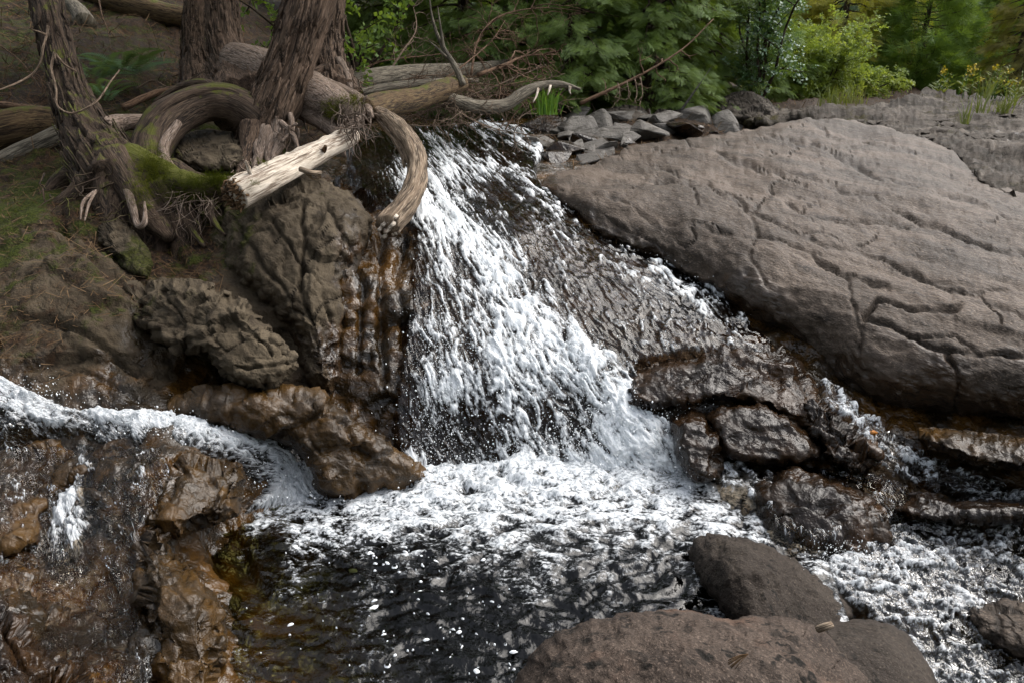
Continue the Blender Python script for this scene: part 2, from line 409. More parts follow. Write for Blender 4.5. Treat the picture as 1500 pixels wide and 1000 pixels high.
def water_mat(name, tint, lo=.35, hi=.62, ns=1.0, fine=.55, bump=.5, bdist=.02, rough=.05, refl=1.0, micro=.0, mst=(4.6, 3.0, 1.), deep=None, clear=.8, wc=((.52, .56, .59), (.82, .84, .86))):
    t = NT(name); fl = t.attr('fl', True); foam = t.attr('foam')
    n = t.noise(fl, 1.0*ns, 6, .68, .3); n2 = t.noise(fl, 3.1*ns, 5, .68, .8)
    m1 = t.noise(t.scale(fl, mst), 1.0, 4, .65, .6)
    rd = t.math('SUBTRACT', 1.0, t.math('ABSOLUTE', t.math('MULTIPLY', t.math('SUBTRACT', n2, .5), 5.0)))
    f = t.math('ADD', foam, t.math('MULTIPLY', t.math('SUBTRACT', n2, .5), fine*1.5))
    f = t.math('ADD', f, t.math('MULTIPLY', t.math('SUBTRACT', m1, .5), fine*1.5))
    f = t.math('ADD', f, t.math('MULTIPLY', rd, fine*.2))
    f = t.math('MULTIPLY', t.ramp(f, lo, hi), t.ramp(foam, .01, .12))
    if micro:  # fine white streaks: thin foam, and small glints painted into the colour
        g = t.math('MULTIPLY', t.ramp(m1, .57, .70), t.math('MULTIPLY', t.ramp(n, .40, .62), t.ramp(foam, .08, .40)))
        f = t.math('MAXIMUM', f, t.math('MULTIPLY', g, micro))
    h = t.math('ADD', n2, t.math('MULTIPLY', m1, .6))
    b = t.bump(h, bump, bdist)
    hc = t.math('ADD', t.noise(t.scale(fl, (1.3, .7, 1)), 1.0, 2, .5, .8), t.math('MULTIPLY', t.noise(t.scale(fl, (4.2, 2.2, 1)), 1.0, 2, .5, .6), .4))
    bc = t.bump(hc, clear, bdist)
    wcol = t.mix(t.ramp(m1, .38, .60), *wc)
    white = t.pbr(wcol, .4, b, .4)
    fr = t.n('Fresnel', {'IOR': 1.38, 'Normal': bc})
    cl = t.n('MixShader', {0: t.math('MULTIPLY', fr, refl, True), 1: t.n('BsdfTransparent', {'Color': t.mix(t.attr('dep'), tint, deep or tuple(x*.35 for x in tint))}), 2: t.n('BsdfGlossy', {'Roughness': rough, 'Normal': bc, 'Color': (1, 1, 1)})})
    return t.done(t.n('MixShader', {0: f, 1: cl, 2: white}))
M['fall'] = water_mat('falling water', (.46, .38, .30),   .26, .78, bump=.55, bdist=.035, fine=.5, micro=.6, refl=.85, clear=.5, wc=((.60, .64, .67), (.87, .89, .90)), deep=(.32, .28, .23))
M['pool'] = water_mat('pool water', (.60, .58, .33),   .22, .86, bump=.2, bdist=.03, fine=.8, refl=.9, rough=.02, deep=(.035, .055, .022), clear=.25, wc=((.30, .33, .35), (.66, .68, .70)))
M['rapid'] = water_mat('rapid water', (.60, .56, .46), .28, .75, bump=.8, bdist=.03, fine=.65, micro=.5, refl=2.0, deep=(.25, .26, .22))
M['film'] = water_mat('thin water film', (.88, .80, .68), .35, .7, bump=.7, bdist=.03, fine=.55, micro=.3, refl=1.0, deep=(.6, .5, .4), clear=.7)
t = NT('spray drops'); M['drops'] = t.done(t.pbr((.85, .88, .9), .2, None, .6))
# ------------------------------------------------------------------ the ground: stream bed, bank, forest floor, out to the far wood
def Zc(*rows):
    out = []
    for r in rows:
        y = r[0]
        out += [(x, y, float(DZ(y, z))) for x, z in r[1]]
    return out
TERR = Zc(
 (1250, [(-500, .5), (0, .4), (300, .1), (600, -.4), (1000, -.5), (1500, -.5), (2000, -.4)]),
 (1000, [(-500, .5), (-200, .45), (0, .38), (100, .28), (200, .20), (320, .06), (420, .0), (520, -.06), (620, -.18), (700, -.5), (1000, -.5), (1300, -.45), (1500, -.4), (2000, -.3)]),
 (900, [(-200, .5), (0, .36), (100, .20), (180, .20), (270, .21), (330, .05), (400, -.01), (480, -.07), (560, -.25), (680, -.6), (900, -.6), (1200, -.4), (1400, -.35), (1500, -.3), (2000, 0)]),
 (800, [(-200, .5), (0, .35), (80, .26), (180, .29), (240, .29), (300, .05), (380, -.03), (470, -.10), (560, -.3), (680, -.6), (900, -.5), (1100, -.3), (1300, -.25), (1500, -.22), (2000, .1)]),
 (740, [(0, .40), (120, .34), (240, .36), (320, .15), (400, -.02), (480, -.08), (600, -.25), (800, -.3), (1000, -.22), (1350, .03)]),
 (700, [(-200, .55), (0, .45), (80, .38), (160, .42), (250, .42), (320, .25), (400, .06), (450, .02), (550, -.05), (650, -.1), (800, -.1), (950, -.08), (1100, -.06), (1250, .06), (1400, .06), (1500, .08), (1700, .1), (2000, .2)]),
 (640, [(-300, .6), (0, .52), (150, .46), (260, .44), (350, .33), (450, .15), (560, .1), (650, .06), (800, .08), (950, .12), (1050, .1), (1150, .14), (1300, .15), (1500, .2), (1800, .3)]),
 (595, [(-100, .62), (0, .60), (150, .52), (250, .48), (340, .36), (450, .22), (550, .22), (650, .22), (750, .23), (900, .23), (1000, .24), (1100, .26), (1200, .28), (1500, .3)]),
 (550, [(0, .67), (100, .66), (200, .6), (280, .5), (350, .40), (450, .36), (560, .38), (700, .38), (900, .36), (1100, .36), (1250, .3)]),
 (500, [(-200, .82), (0, .79), (100, .77), (200, .72), (300, .60), (400, .52), (500, .53), (600, .5), (700, .5), (800, .5), (900, .48), (1000, .48), (1100, .47), (1250, .35), (1600, .3)]),
 (400, [(-200, 1.0), (0, .99), (150, .97), (300, .88), (400, .85), (500, .84), (600, .78), (650, .78), (750, .74), (850, .72), (950, .68), (1050, .58), (1250, .4), (1600, .4)]),
 (340, [(150, 1.08), (210, .98), (260, .96), (320, 1.04), (420, 1.03), (620, .97), (760, .93), (900, .82)]),
 (300, [(-200, 1.22), (0, 1.2), (130, 1.2), (210, 1.1), (270, 1.1), (330, 1.17), (400, 1.15), (500, 1.1), (600, 1.07), (650, 1.03), (750, 1.0), (850, .93), (1000, .75), (1500, .5)]),
 (250, [(-200, 1.34), (0, 1.33), (200, 1.3), (300, 1.28), (400, 1.27), (550, 1.2), (650, 1.16), (750, 1.15), (850, 1.1), (1000, 1.0), (1500, .8)]),
 (200, [(-100, 1.5), (0, 1.47), (200, 1.46), (400, 1.43), (500, 1.37), (600, 1.30), (700, 1.30), (800, 1.32), (950, 1.32), (1100, 1.2), (1500, 1.1)]),
 (170, [(250, 1.55), (600, 1.38), (800, 1.40), (1000, 1.42), (1200, 1.4), (1500, 1.3)]),
)
TERR += [(-500, 170, 4.8), (0, 170, 5.4), (-500, 50, 6.0), (-500, -220, 10), (0, 120, 6.4), (200, 120, 6.8), (400, 120, 8.2), (550, 125, 9.5), (750, 135, 14),
 (0, 50, 8.2), (200, 50, 8.8), (400, 50, 11), (560, 60, 16), (0, 0, 9.6), (200, 0, 10.6), (400, 0, 14), (0, -220, 15), (250, -220, 18), (450, -220, 40)]
for x in range(700, 2001, 160):
    TERR += [(x, 150, 11.5), (x, 128, 17.), (x, 114, 36.), (x, 104, 120.)]
TERR += [(600, 110, 30.), (640, 60, 90.), (700, 90, 200.)]
def terr_depth(X, Y): return fit_depth(TERR, X, Y)

gx = np.concatenate([np.arange(-500, -60, 12), np.arange(-60, 1560, 4), np.arange(1560, 2001, 12)]).astype(float)
gy = np.concatenate([np.arange(-220, -20, 10), np.arange(-20, 1040, 4), np.arange(1040, 1251, 12)]).astype(float)
X, Y = np.meshgrid(gx, gy)
D = terr_depth(X, Y)
P = W(X, Y, D); Nn = normals(P)
soil = idw([(100, 100, 1), (0, 200, .9), (200, 150, 1), (350, 120, 1), (450, 120, 1), (560, 150, .9), (100, 250, .75), (0, 330, .55), (80, 400, .40), (150, 430, .45), (60, 500, .5), (0, 500, .6), (200, 330, .8), (260, 340, .9), (250, 260, .6), (420, 200, .6), (330, 220, .3),
  (150, 520, .3), (0, 560, .2), (300, 560, .0), (400, 350, 0), (500, 300, 0), (600, 250, 0), (700, 300, 0), (600, 500, 0), (300, 700, 0), (700, 160, .6), (900, 160, .8), (1100, 140, .8), (1400, 130, .8), (1100, 300, 0), (1100, 700, 0), (600, 900, 0), (100, 700, 0), (100, 900, 0), (800, 120, 1), (1300, 100, 1), (300, -100, 1)], X, Y)
moss = idw([(30, 310, .75), (10, 260, .5), (100, 330, .45), (60, 380, .42), (200, 380, .5), (170, 400, .45), (100, 450, .3), (330, 330, .4), (280, 270, .7), (210, 260, .6), (80, 130, .3), (50, 80, .55), (180, 120, .5), (300, 60, .4), (400, 400, .1), (500, 400, .1), (300, 560, .2), (600, 500, 0), (700, 250, .1), (100, 600, .15),
  (360, 850, .55), (420, 900, .6), (300, 950, .3), (500, 950, .6), (100, 860, .5), (60, 820, .5), (200, 700, .1), (650, 880, .45), (1000, 700, 0), (1200, 300, 0), (1300, 900, .1), (900, 140, .3)], X, Y)
wet = idw([(100, 100, 0), (100, 300, 0), (100, 450, .05), (60, 540, .4), (0, 600, 1), (150, 600, .9), (200, 560, .5), (300, 590, .7), (420, 350, .05), (440, 450, .15), (500, 300, .5), (520, 380, .7), (470, 500, .4), (520, 520, .9), (560, 450, 1), (600, 300, 1), (550, 230, 1), (470, 240, .6), (330, 220, .1), (640, 220, 1), (760, 200, 1), (700, 400, 1), (900, 450, 1), (1000, 600, 1), (1300, 650, 1), (1450, 800, 1), (600, 900, 1), (100, 700, 1), (100, 900, 1), (300, 850, 1),
  (450, 170, 0), (900, 150, 0), (1300, 130, 0), (350, 540, .5)], X, Y)
near = np.clip(3.5/D, 0, 1)
hill_ = sstep(220, 60, Y)*sstep(700, 500, X)
dd, crk = rock_disp(P, 1.0, block=.075, lump=.06, fine=.014, bscale=2.4, squash=(1, 1, 1.5), crackd=.006, ckc=.5, along=(1, -.5, -.3), streak=.02)
inwater = inside([(560, 170), (820, 175), (1130, 500), (1030, 700), (590, 700), (610, 400)], X, Y)
amp = np.where(inwater, .55, 1.0)*np.where(D > 9, 9/D, 1)
dd = dd*amp*(1-.55*soil)
dd += soil*(.05*fbm(P*3.1, 4) + .10*fbm(P*.9+7, 3)*np.clip(D/5, .6, 1.5))
# ledges of the fall and vertical cracks in the left bank
for pl, wd, dp in [([(520, 285), (560, 330), (555, 440), (565, 560)], 9, .08), ([(590, 350), (580, 420), (596, 520)], 7, .06), ([(500, 330), (528, 420), (520, 540)], 7, .06), ([(480, 470), (540, 480), (600, 470)], 6, .04), ([(440, 330), (446, 420), (470, 500)], 6, .05), ([(90, 330), (150, 400), (185, 440)], 10, .07), ([(0, 455), (80, 470), (150, 510), (230, 570)], 7, .05), ([(30, 560), (120, 540), (210, 590)], 6, .03),
                   ([(225, 880), (300, 800), (250, 760)], 7, .04), ([(120, 720), (160, 800), (120, 880)], 9, .05), ([(360, 770), (460, 870), (540, 1000)], 8, .06), ([(200, 650), (240, 720), (230, 800)], 7, .05)]:
    d_ = dseg(pl, X + 9*fbm(P*2.5, 3), Y + 9*fbm(P*2.5+9, 3)); g_ = np.exp(-(d_/wd/.6)**2)*np.clip(.7+1.2*fbm(P*2+60, 2), 0, 1); dd -= dp*g_; crk = np.maximum(crk, .7*g_)
P = P + Nn*dd[..., None]
TD_P, TD_D, TD_X, TD_Y = P, D, X, Y
mask = D < 200
V, F, A = compact(P.reshape(-1, 3), grid_faces(mask), {'soil': soil.ravel(), 'moss': moss.ravel(), 'wet': wet.ravel(), 'crack': (crk*(soil < .5)).ravel()})
terrain = mesh_obj('terrain', V, F, M['bedrock'], attrs=A)
tag(terrain, None, None, kind='structure')
# everything beyond: ground sheet to the horizon, with the wooded hills rising from it
g = MB(); q = np.array([[-900, 45, .9], [900, 45, .9], [900, 1200, .9], [-900, 1200, .9]]); g.add(q, [[0, 1, 2, 3]])
tag(g.build('ground', M['hill']), None, None, kind='structure')
hx, hy = np.meshgrid(np.linspace(-140, 160, 150), np.linspace(62, 150, 60))
hz = sstep(62, 110, hy)*(16+7*fbm(np.stack([hx/40, hy/40, hx*0], -1), 3)) + .8
hz += 1.6*fbm(np.stack([hx/4, hy/4, hz/4], -1), 3)*sstep(62, 70, hy)
HP = np.stack([hx, hy, hz], -1)
tag(mesh_obj('hills', HP.reshape(-1, 3), grid_faces(np.ones(hx.shape, bool)), M['hill'], base=True), None, None, kind='structure')

# ------------------------------------------------------------------ rocks that stand on the bed
def rock(name, label, poly, ctrl, m, cat='rock', thick=.25, wpx=30, step=4, group=None, smoothpoly=True, edge=3., attrs=None, grooves=(), back=.6, power=2.0, **kw):
    poly = [tuple(p) for p in poly]
    if smoothpoly:
        pp = np.array(poly + poly[:3], float); pp = np.column_stack([pp, np.zeros(len(pp))])
        pp = catmull(pp, 4)[4:4*(len(poly)+1), :2]; poly = [tuple(p) for p in pp]
    a = np.array(poly); lo = a.min(0)-step*2; hi = a.max(0)+step*2
    X, Y = np.meshgrid(np.arange(lo[0], hi[0], step), np.arange(lo[1], hi[1], step))
    q = np.stack([X/14, Y/14, X*0+len(name)+lo[0]], -1)
    dx, dy = edge*fbm(q*.8, 2), edge*fbm(q*.8+40, 2)
    ins = inside(poly, X+dx, Y+dy); dist = dseg(poly, X+dx, Y+dy, True)*np.where(ins, 1, -1)
    gy_, gx_ = np.gradient(dist, step); gl = np.hypot(gx_, gy_)+1e-6; mv = np.where(dist < 0, -dist, 0); mv = np.where(mv < step*1.6, mv, 0)
    X = X+mv*gx_/gl; Y = Y+mv*gy_/gl
    D0 = fit_depth(ctrl, X, Y)
    e = np.clip((dist)/wpx, 0, 1)
    qd = (1-(1-e)**power)**(1/power)
    Df = D0 + thick*(1-qd)
    P = W(X, Y, Df); n = normals(W(X, Y, D0)*.5 + P*.5)
    disp, crk = rock_disp(P, **kw)
    for pl, wd, dp in grooves:
        d_ = dseg(pl, X+9*fbm(q*.32+3, 4), Y+9*fbm(q*.32+9, 4)); wv = wd*.42*(1+.6*fbm(q*.5+60, 2)); g_ = np.exp(-(d_/wv)**2)*np.clip(.7+.9*fbm(q*.3+90, 2), .15, 1)*.75
        disp = disp - dp*g_; crk = np.maximum(crk, g_)
    fade = sstep(-.02, .2, e)
    P = P + n*(disp*fade)[..., None]
    m0 = dist > -step*1.05
    F = grid_faces(m0)
    Pb = W(X, Y, D0 + thick + thick*back*qd)
    nv = X.size
    at = {k: (idw(c, X, Y)).ravel() for k, c in (attrs or {}).items()}
    at['crack'] = crk.ravel()
    # back half, and the rim that closes the two
    Fb = F[:, ::-1] + nv
    ed = {}
    for f in F:
        for i in range(4):
            k = (f[i], f[(i+1) % 4]); r_ = (k[1], k[0])
            if r_ in ed: del ed[r_]
            else: ed[k] = 1
    rim = np.array([(b, a_, a_+nv, b+nv) for a_, b in ed], int)
    Vall = np.vstack([P.reshape(-1, 3), Pb.reshape(-1, 3)])
    V, F2, A = compact(Vall, np.vstack([F, Fb, rim]), {k: np.concatenate([v, v]) for k, v in at.items()})
    o = mesh_obj(name, V, F2, m, attrs=A)
    tag(o, label, cat, group)
    return o

slab = rock('sloping_rock', 'huge smooth brown slab of rock sloping down right of the waterfall',
 [(786, 266), (830, 250), (880, 236), (935, 212), (1030, 201), (1110, 188), (1180, 175), (1275, 182), (1385, 214), (1425, 250), (1520, 290), (1760, 400), (1760, 660), (1560, 640), (1430, 620), (1310, 604), (1232, 575), (1195, 532), (1150, 496), (1095, 468), (1040, 424), (960, 384), (880, 350), (836, 312), (800, 290)],
 [(790, 265, 5.4), (850, 300, 5.05), (900, 250, 5.7), (950, 200, 6.8), (1100, 183, 7.4), (1270, 187, 7.2), (1380, 225, 6.2), (1500, 290, 5.05), (1650, 370, 4.3), (1000, 250, 5.65), (1150, 240, 5.8), (1000, 300, 5.0), (1200, 300, 4.95), (1350, 330, 4.65), (1500, 400, 4.1), (880, 330, 4.8), (950, 370, 4.55), (1050, 400, 4.3), (1130, 450, 4.05), (1100, 350, 4.55), (1200, 420, 4.12), (1300, 420, 4.05), (1180, 500, 3.9), (1250, 560, 3.68), (1300, 480, 3.8), (1400, 500, 3.62), (1500, 500, 3.5), (1350, 590, 3.5), (1430, 610, 3.38), (1500, 625, 3.3), (1650, 640, 3.1)],
 M['slab'], thick=.62, wpx=105, step=3, edge=4.5, block=.016, lump=.045, fine=.006, bscale=1.5, squash=(.75, 1.0, 2.0), crackd=.0, ckc=.0, along=(1.69, -1.6, -.46), streak=.022,
 attrs={'wet': [(790, 275, .9), (840, 320, .7), (900, 360, .6), (960, 380, .6), (1000, 395, .45), (900, 300, .1), (1000, 330, 0), (1040, 425, .5), (1100, 470, .6), (1160, 500, .75), (1230, 570, .9), (1200, 480, .12), (1300, 540, .5), (1320, 600, .9), (1400, 570, .55), (1430, 615, .6), (1450, 560, .45), (1500, 600, .6), (1400, 470, 0), (1200, 380, 0), (1000, 230, 0), (1400, 330, 0), (1250, 260, 0), (1600, 500, 0), (840, 262, .15)],
        'moss': [(1100, 300, .0), (1000, 290, .1), (900, 330, .15), (1090, 370, .12), (1300, 500, 0)]},
 grooves=[([(960, 262), (1040, 268), (1090, 300), (1112, 345)], 5, .05), ([(1112, 345), (1098, 380), (1120, 420)], 4, .035), ([(890, 290), (950, 315), (1010, 322), (1070, 350)], 5, .04),
          ([(1000, 205), (1080, 240), (1180, 262), (1290, 300), (1400, 345), (1520, 380)], 6, .05), ([(1120, 200), (1200, 215), (1290, 262), (1390, 290), (1500, 335)], 5, .045), ([(1080, 300), (1180, 350), (1290, 380), (1400, 430), (1520, 470)], 5, .035),
          ([(1110, 345), (1190, 372), (1230, 400), (1300, 420)], 5, .045), ([(1260, 478), (1285, 440), (1330, 455), (1400, 455)], 9, .10), ([(1265, 462), (1340, 500), (1410, 520), (1500, 520)], 7, .06), ([(1330, 500), (1400, 490), (1440, 520)], 5, .05), ([(960, 240), (1010, 262), (1020, 300)], 4, .03), ([(1150, 300), (1230, 320), (1330, 330)], 4, .03), ([(1390, 520), (1405, 580), (1400, 610)], 6, .05), ([(1240, 400), (1250, 440), (1262, 500), (1255, 550)], 5, .04),
          ([(1180, 178), (1260, 205), (1340, 230)], 4, .04), ([(840, 300), (900, 320), (980, 372)], 4, .03)])
LEDGE_C = [(1060, 175, 9.6), (1150, 165, 9.5), (1300, 152, 10), (1370, 142, 10.2), (1500, 147, 9.8), (1750, 165, 8.5), (1200, 182, 8.2), (1290, 190, 7.8), (1380, 220, 6.7), (1450, 255, 5.9), (1500, 290, 5.35), (1700, 400, 4.3), (1400, 180, 8.3), (1500, 220, 6.9)]
ledge = rock('rock_ledge', 'grey layered rock ledge with dark lichen along the skyline beyond the brown slab',
 [(1060, 172), (1150, 160), (1230, 158), (1300, 150), (1360, 138), (1440, 140), (1560, 146), (1800, 160), (1800, 470), (1560, 330), (1440, 272), (1390, 225), (1290, 192), (1180, 182), (1100, 188)],
 LEDGE_C,
 M['grey'], cat='rock', thick=.3, wpx=14, step=2.5, edge=5, block=.06, lump=.08, fine=.03, bscale=1.3, squash=(.4, .8, 4.5), crackd=.0, ckc=.4, along=(1, .15, -.12), streak=.05,
 attrs={'moss': [(1250, 165, .5), (1100, 180, .5), (1400, 160, .45), (1350, 150, .4), (1200, 185, .2), (1320, 195, .0), (1420, 240, .25), (1480, 220, .15), (1500, 280, .45), (1480, 160, .4)], 'wet': [(1300, 180, 0), (1480, 270, .35), (1420, 265, .3), (1200, 170, .2)]})
rock('rock_outcrop', 'lumpy grey brown outcrop below the pale broken log, left of the waterfall',
 [(305, 340), (335, 292), (400, 272), (455, 262), (520, 288), (545, 332), (525, 400), (505, 480), (500, 566), (455, 566), (430, 505), (385, 445), (322, 408)],
 [(430, 350, 4.0), (480, 550, 3.62), (350, 300, 4.12), (500, 300, 4.2), (500, 400, 3.98), (330, 390, 3.95), (400, 430, 3.78), (460, 480, 3.72)],
 M['left'], thick=.42, wpx=70, step=2.5, edge=7, block=.06, lump=.05, fine=.014, bscale=2.8, squash=(1.2, 1, .7), crackd=.004, ckc=.3, along=(.35, -.5, -1), streak=.013,
 attrs={'moss': [(330, 330, .55), (320, 380, .5), (420, 350, .12), (480, 480, .1), (520, 320, .2)], 'wet': [(520, 330, .5), (525, 400, .55), (500, 520, .7), (400, 350, 0), (440, 430, .1), (460, 300, .05), (460, 540, .5)], 'soil': [(330, 350, .3), (420, 400, 0), (500, 450, 0)]},
 grooves=[([(446, 300), (448, 350), (440, 420), (455, 470)], 6, .10), ([(400, 320), (430, 370), (470, 420), (490, 500)], 5, .06), ([(350, 330), (390, 400), (430, 440)], 7, .07), ([(480, 300), (500, 360), (490, 420)], 5, .05)])
rock('overhanging_rock', 'rough brown overhanging rock with a dark hollow beneath, at the foot of the cedars',
 [(170, 430), (215, 411), (262, 405), (305, 412), (330, 430), (360, 440), (385, 468), (420, 505), (434, 535), (415, 563), (375, 573), (330, 552), (300, 522), (255, 515), (225, 496), (196, 470)],
 [(400, 560, 3.2), (300, 500, 3.2), (300, 415, 3.42), (200, 430, 3.55), (430, 530, 3.25), (350, 470, 3.25), (220, 480, 3.35)],
 M['left'], thick=.36, wpx=26, step=2.5, edge=9, block=.07, lump=.03, fine=.014, bscale=3.2, squash=(.8, 1, 1.7), crackd=.008, ckc=.4, along=(1, -.2, -.6), streak=.022,
 attrs={'moss': [(240, 430, .3), (200, 450, .4), (330, 480, .1), (400, 540, .15)], 'wet': [(300, 450, 0), (420, 560, .2), (230, 500, .2)], 'soil': [(190, 440, .4), (300, 450, 0), (400, 500, 0)]},
 grooves=[([(300, 415), (345, 470), (400, 520)], 4, .04), ([(350, 540), (390, 535), (430, 530)], 4, .05), ([(320, 470), (310, 515), (330, 545)], 5, .05), ([(230, 420), (262, 462), (255, 510)], 4, .04)])
rock('algae_ledge', 'low orange brown ledge glazed with water between the left stream and the fall',
 [(240, 606), (285, 578), (350, 572), (420, 574), (480, 588), (525, 618), (575, 655), (628, 690), (612, 712), (545, 722), (505, 742), (466, 726), (455, 690), (425, 655), (360, 628), (290, 618)],
 [(300, 585, 3.22), (260, 606, 3.22), (350, 615, 3.22), (450, 600, 3.32), (550, 660, 3.4), (620, 695, 3.48), (490, 735, 3.32), (480, 680, 3.26)],
 M['orange'], cat='rock ledge', thick=.2, wpx=26, step=3, edge=5, block=.085, lump=.03, fine=.016, bscale=3.0, crackd=.006, ckc=.5, along=(1, -.3, -.3), streak=.022, grooves=[([(430, 590), (500, 620), (520, 660)], 5, .07), ([(380, 585), (440, 620), (470, 660)], 5, .03), ([(500, 600), (560, 645)], 4, .04)])
rock('wet_rock', 'upper dark wet shelf right of the fall with water glazing its top',
 [(915, 545), (960, 528), (1040, 518), (1110, 500), (1165, 520), (1190, 560), (1205, 610), (1180, 626), (1120, 600), (1050, 590), (980, 596), (925, 590)],
 [(920, 560, 3.72), (1000, 590, 3.66), (1050, 530, 3.82), (1120, 510, 3.95), (1180, 560, 3.75), (1190, 610, 3.55), (1100, 580, 3.66)],
 M['wetdark'], thick=.25, wpx=18, step=3, edge=6, block=.07, lump=.04, fine=.015, bscale=2.6, squash=(.7, 1, 1.8), crackd=.004, ckc=.3, along=(1, -.2, -.2), streak=.02)
rock('wet_rock', 'square dark brown wet block under the shelf right of the fall',
 [(1035, 604), (1090, 592), (1140, 598), (1180, 622), (1200, 655), (1190, 676), (1120, 682), (1068, 672), (1045, 640)],
 [(1040, 610, 3.55), (1120, 605, 3.56), (1190, 640, 3.45), (1120, 675, 3.42)],
 M['wetdark'], thick=.22, wpx=16, step=3, edge=5, block=.04, lump=.02, fine=.012, bscale=2.6, crackd=.0, ckc=.3, along=(1, -.2, -.2), streak=.02)
rock('wet_rock', 'rounded dark rock with splashing water at the right foot of the fall',
 [(985, 612), (1020, 598), (1045, 620), (1062, 660), (1050, 700), (1018, 706), (996, 680), (985, 650)],
 [(1000, 610, 3.55), (1050, 650, 3.45), (1020, 700, 3.35)], M['wetdark'], thick=.2, wpx=22, step=3, edge=4, block=.05, lump=.04, fine=.012)
rock('wet_rock', 'thin tilted plates of dark rock left of the trickle under the brown slab',
 [(1150, 560), (1195, 575), (1225, 600), (1260, 640), (1290, 668), (1262, 690), (1215, 680), (1196, 640), (1170, 600)],
 [(1160, 570, 3.72), (1220, 610, 3.52), (1280, 670, 3.30), (1210, 670, 3.36)], M['wetdark'], thick=.2, wpx=12, step=2.5, edge=8, block=.10, lump=.03, fine=.02, bscale=5.5, squash=(1, 1, 2.), crackd=.03)
rock('wet_rock', 'low brown rock shelf lying along the foot of the big brown slab',
 [(1340, 628), (1420, 630), (1500, 640), (1700, 650), (1700, 720), (1500, 690), (1420, 676), (1370, 655)],
 [(1350, 635, 3.35), (1500, 645, 3.16), (1500, 690, 3.04), (1400, 670, 3.2), (1700, 690, 2.9)], M['orange'], thick=.2, wpx=14, step=3, edge=5, block=.05, lump=.04, fine=.012, bscale=3.5)
rock('wet_rock', 'wet grey rock awash behind the dark pointed boulder',
 [(1098, 706), (1150, 688), (1205, 692), (1262, 722), (1298, 765), (1280, 800), (1232, 822), (1180, 806), (1130, 772), (1108, 740)],
 [(1180, 700, 3.32), (1200, 805, 3.02), (1280, 775, 3.06), (1110, 720, 3.3)], M['wetdark'], thick=.22, wpx=40, step=3, edge=7, block=.08, lump=.05, fine=.016, bscale=2.8, squash=(.8, 1, 1.6), crackd=.004, ckc=.3, along=(1, -.8, -.3), streak=.018)
rock('wet_rock', 'dark stone with water parting round it at the right edge',
 [(1305, 745), (1350, 728), (1410, 735), (1480, 728), (1560, 740), (1560, 765), (1440, 765), (1350, 762)],
 [(1310, 745, 3.15), (1450, 735, 3.1), (1450, 762, 2.98)], M['wetdark'], thick=.15, wpx=14, step=3, edge=5, block=.06, lump=.04)
rock('wet_rock', 'pale tan rock under shallow water at the lower right corner',
 [(1415, 905), (1450, 882), (1520, 876), (1620, 880), (1620, 985), (1500, 965), (1450, 945)],
 [(1420, 905, 2.68), (1550, 880, 2.72), (1500, 960, 2.5)], M['slab'], thick=.15, wpx=34, step=3, edge=5, block=.04, lump=.04)
rock('wet_rock', 'sharp cracked brown rock ridge below the left stream',
 [(205, 765), (240, 700), (268, 655), (300, 668), (345, 672), (362, 705), (340, 760), (290, 775), (260, 790)],
 [(268, 665, 2.98), (340, 690, 2.92), (250, 760, 2.68), (330, 760, 2.76)], M['orange'], thick=.25, wpx=34, step=2.5, edge=8, block=.09, lump=.04, fine=.012, bscale=3.6, squash=(1.3, 1, .8), crackd=.006, ckc=.4)
rock('wet_rock', 'wet grey jagged ridge at the near left edge of the pool',
 [(196, 805), (228, 785), (262, 815), (296, 852), (326, 890), (330, 960), (300, 1040), (240, 1040), (215, 960), (205, 880)],
 [(230, 795, 2.52), (300, 870, 2.36), (270, 900, 2.28), (320, 960, 2.25), (250, 1000, 2.14)], M['orange'], thick=.25, wpx=40, step=2.5, edge=9, block=.08, lump=.05, fine=.012, bscale=3.4, squash=(1.2, 1, .9), crackd=.006, ckc=.4)
rock('wet_rock', 'grey wet rock in the lower left corner',
 [(-80, 870), (10, 886), (40, 920), (80, 960), (125, 990), (150, 1060), (-80, 1080)],
 [(0, 895, 2.08), (60, 950, 2.0), (120, 1000, 1.95), (0, 1040, 1.82)], M['wetdark'], thick=.2, wpx=26, step=2.5, edge=6, block=.08, lump=.04, fine=.018, bscale=5, crackd=.025)
rock('wet_rock', 'orange brown rock between the two small falls at the left edge',
 [(-60, 650), (40, 642), (110, 650), (150, 690), (120, 720), (70, 740), (60, 800), (-60, 820)],
 [(0, 660, 2.98), (100, 665, 2.96), (60, 740, 2.75), (0, 800, 2.5)], M['orange'], thick=.15, wpx=30, step=3, edge=7, block=.06, lump=.05, bscale=4)
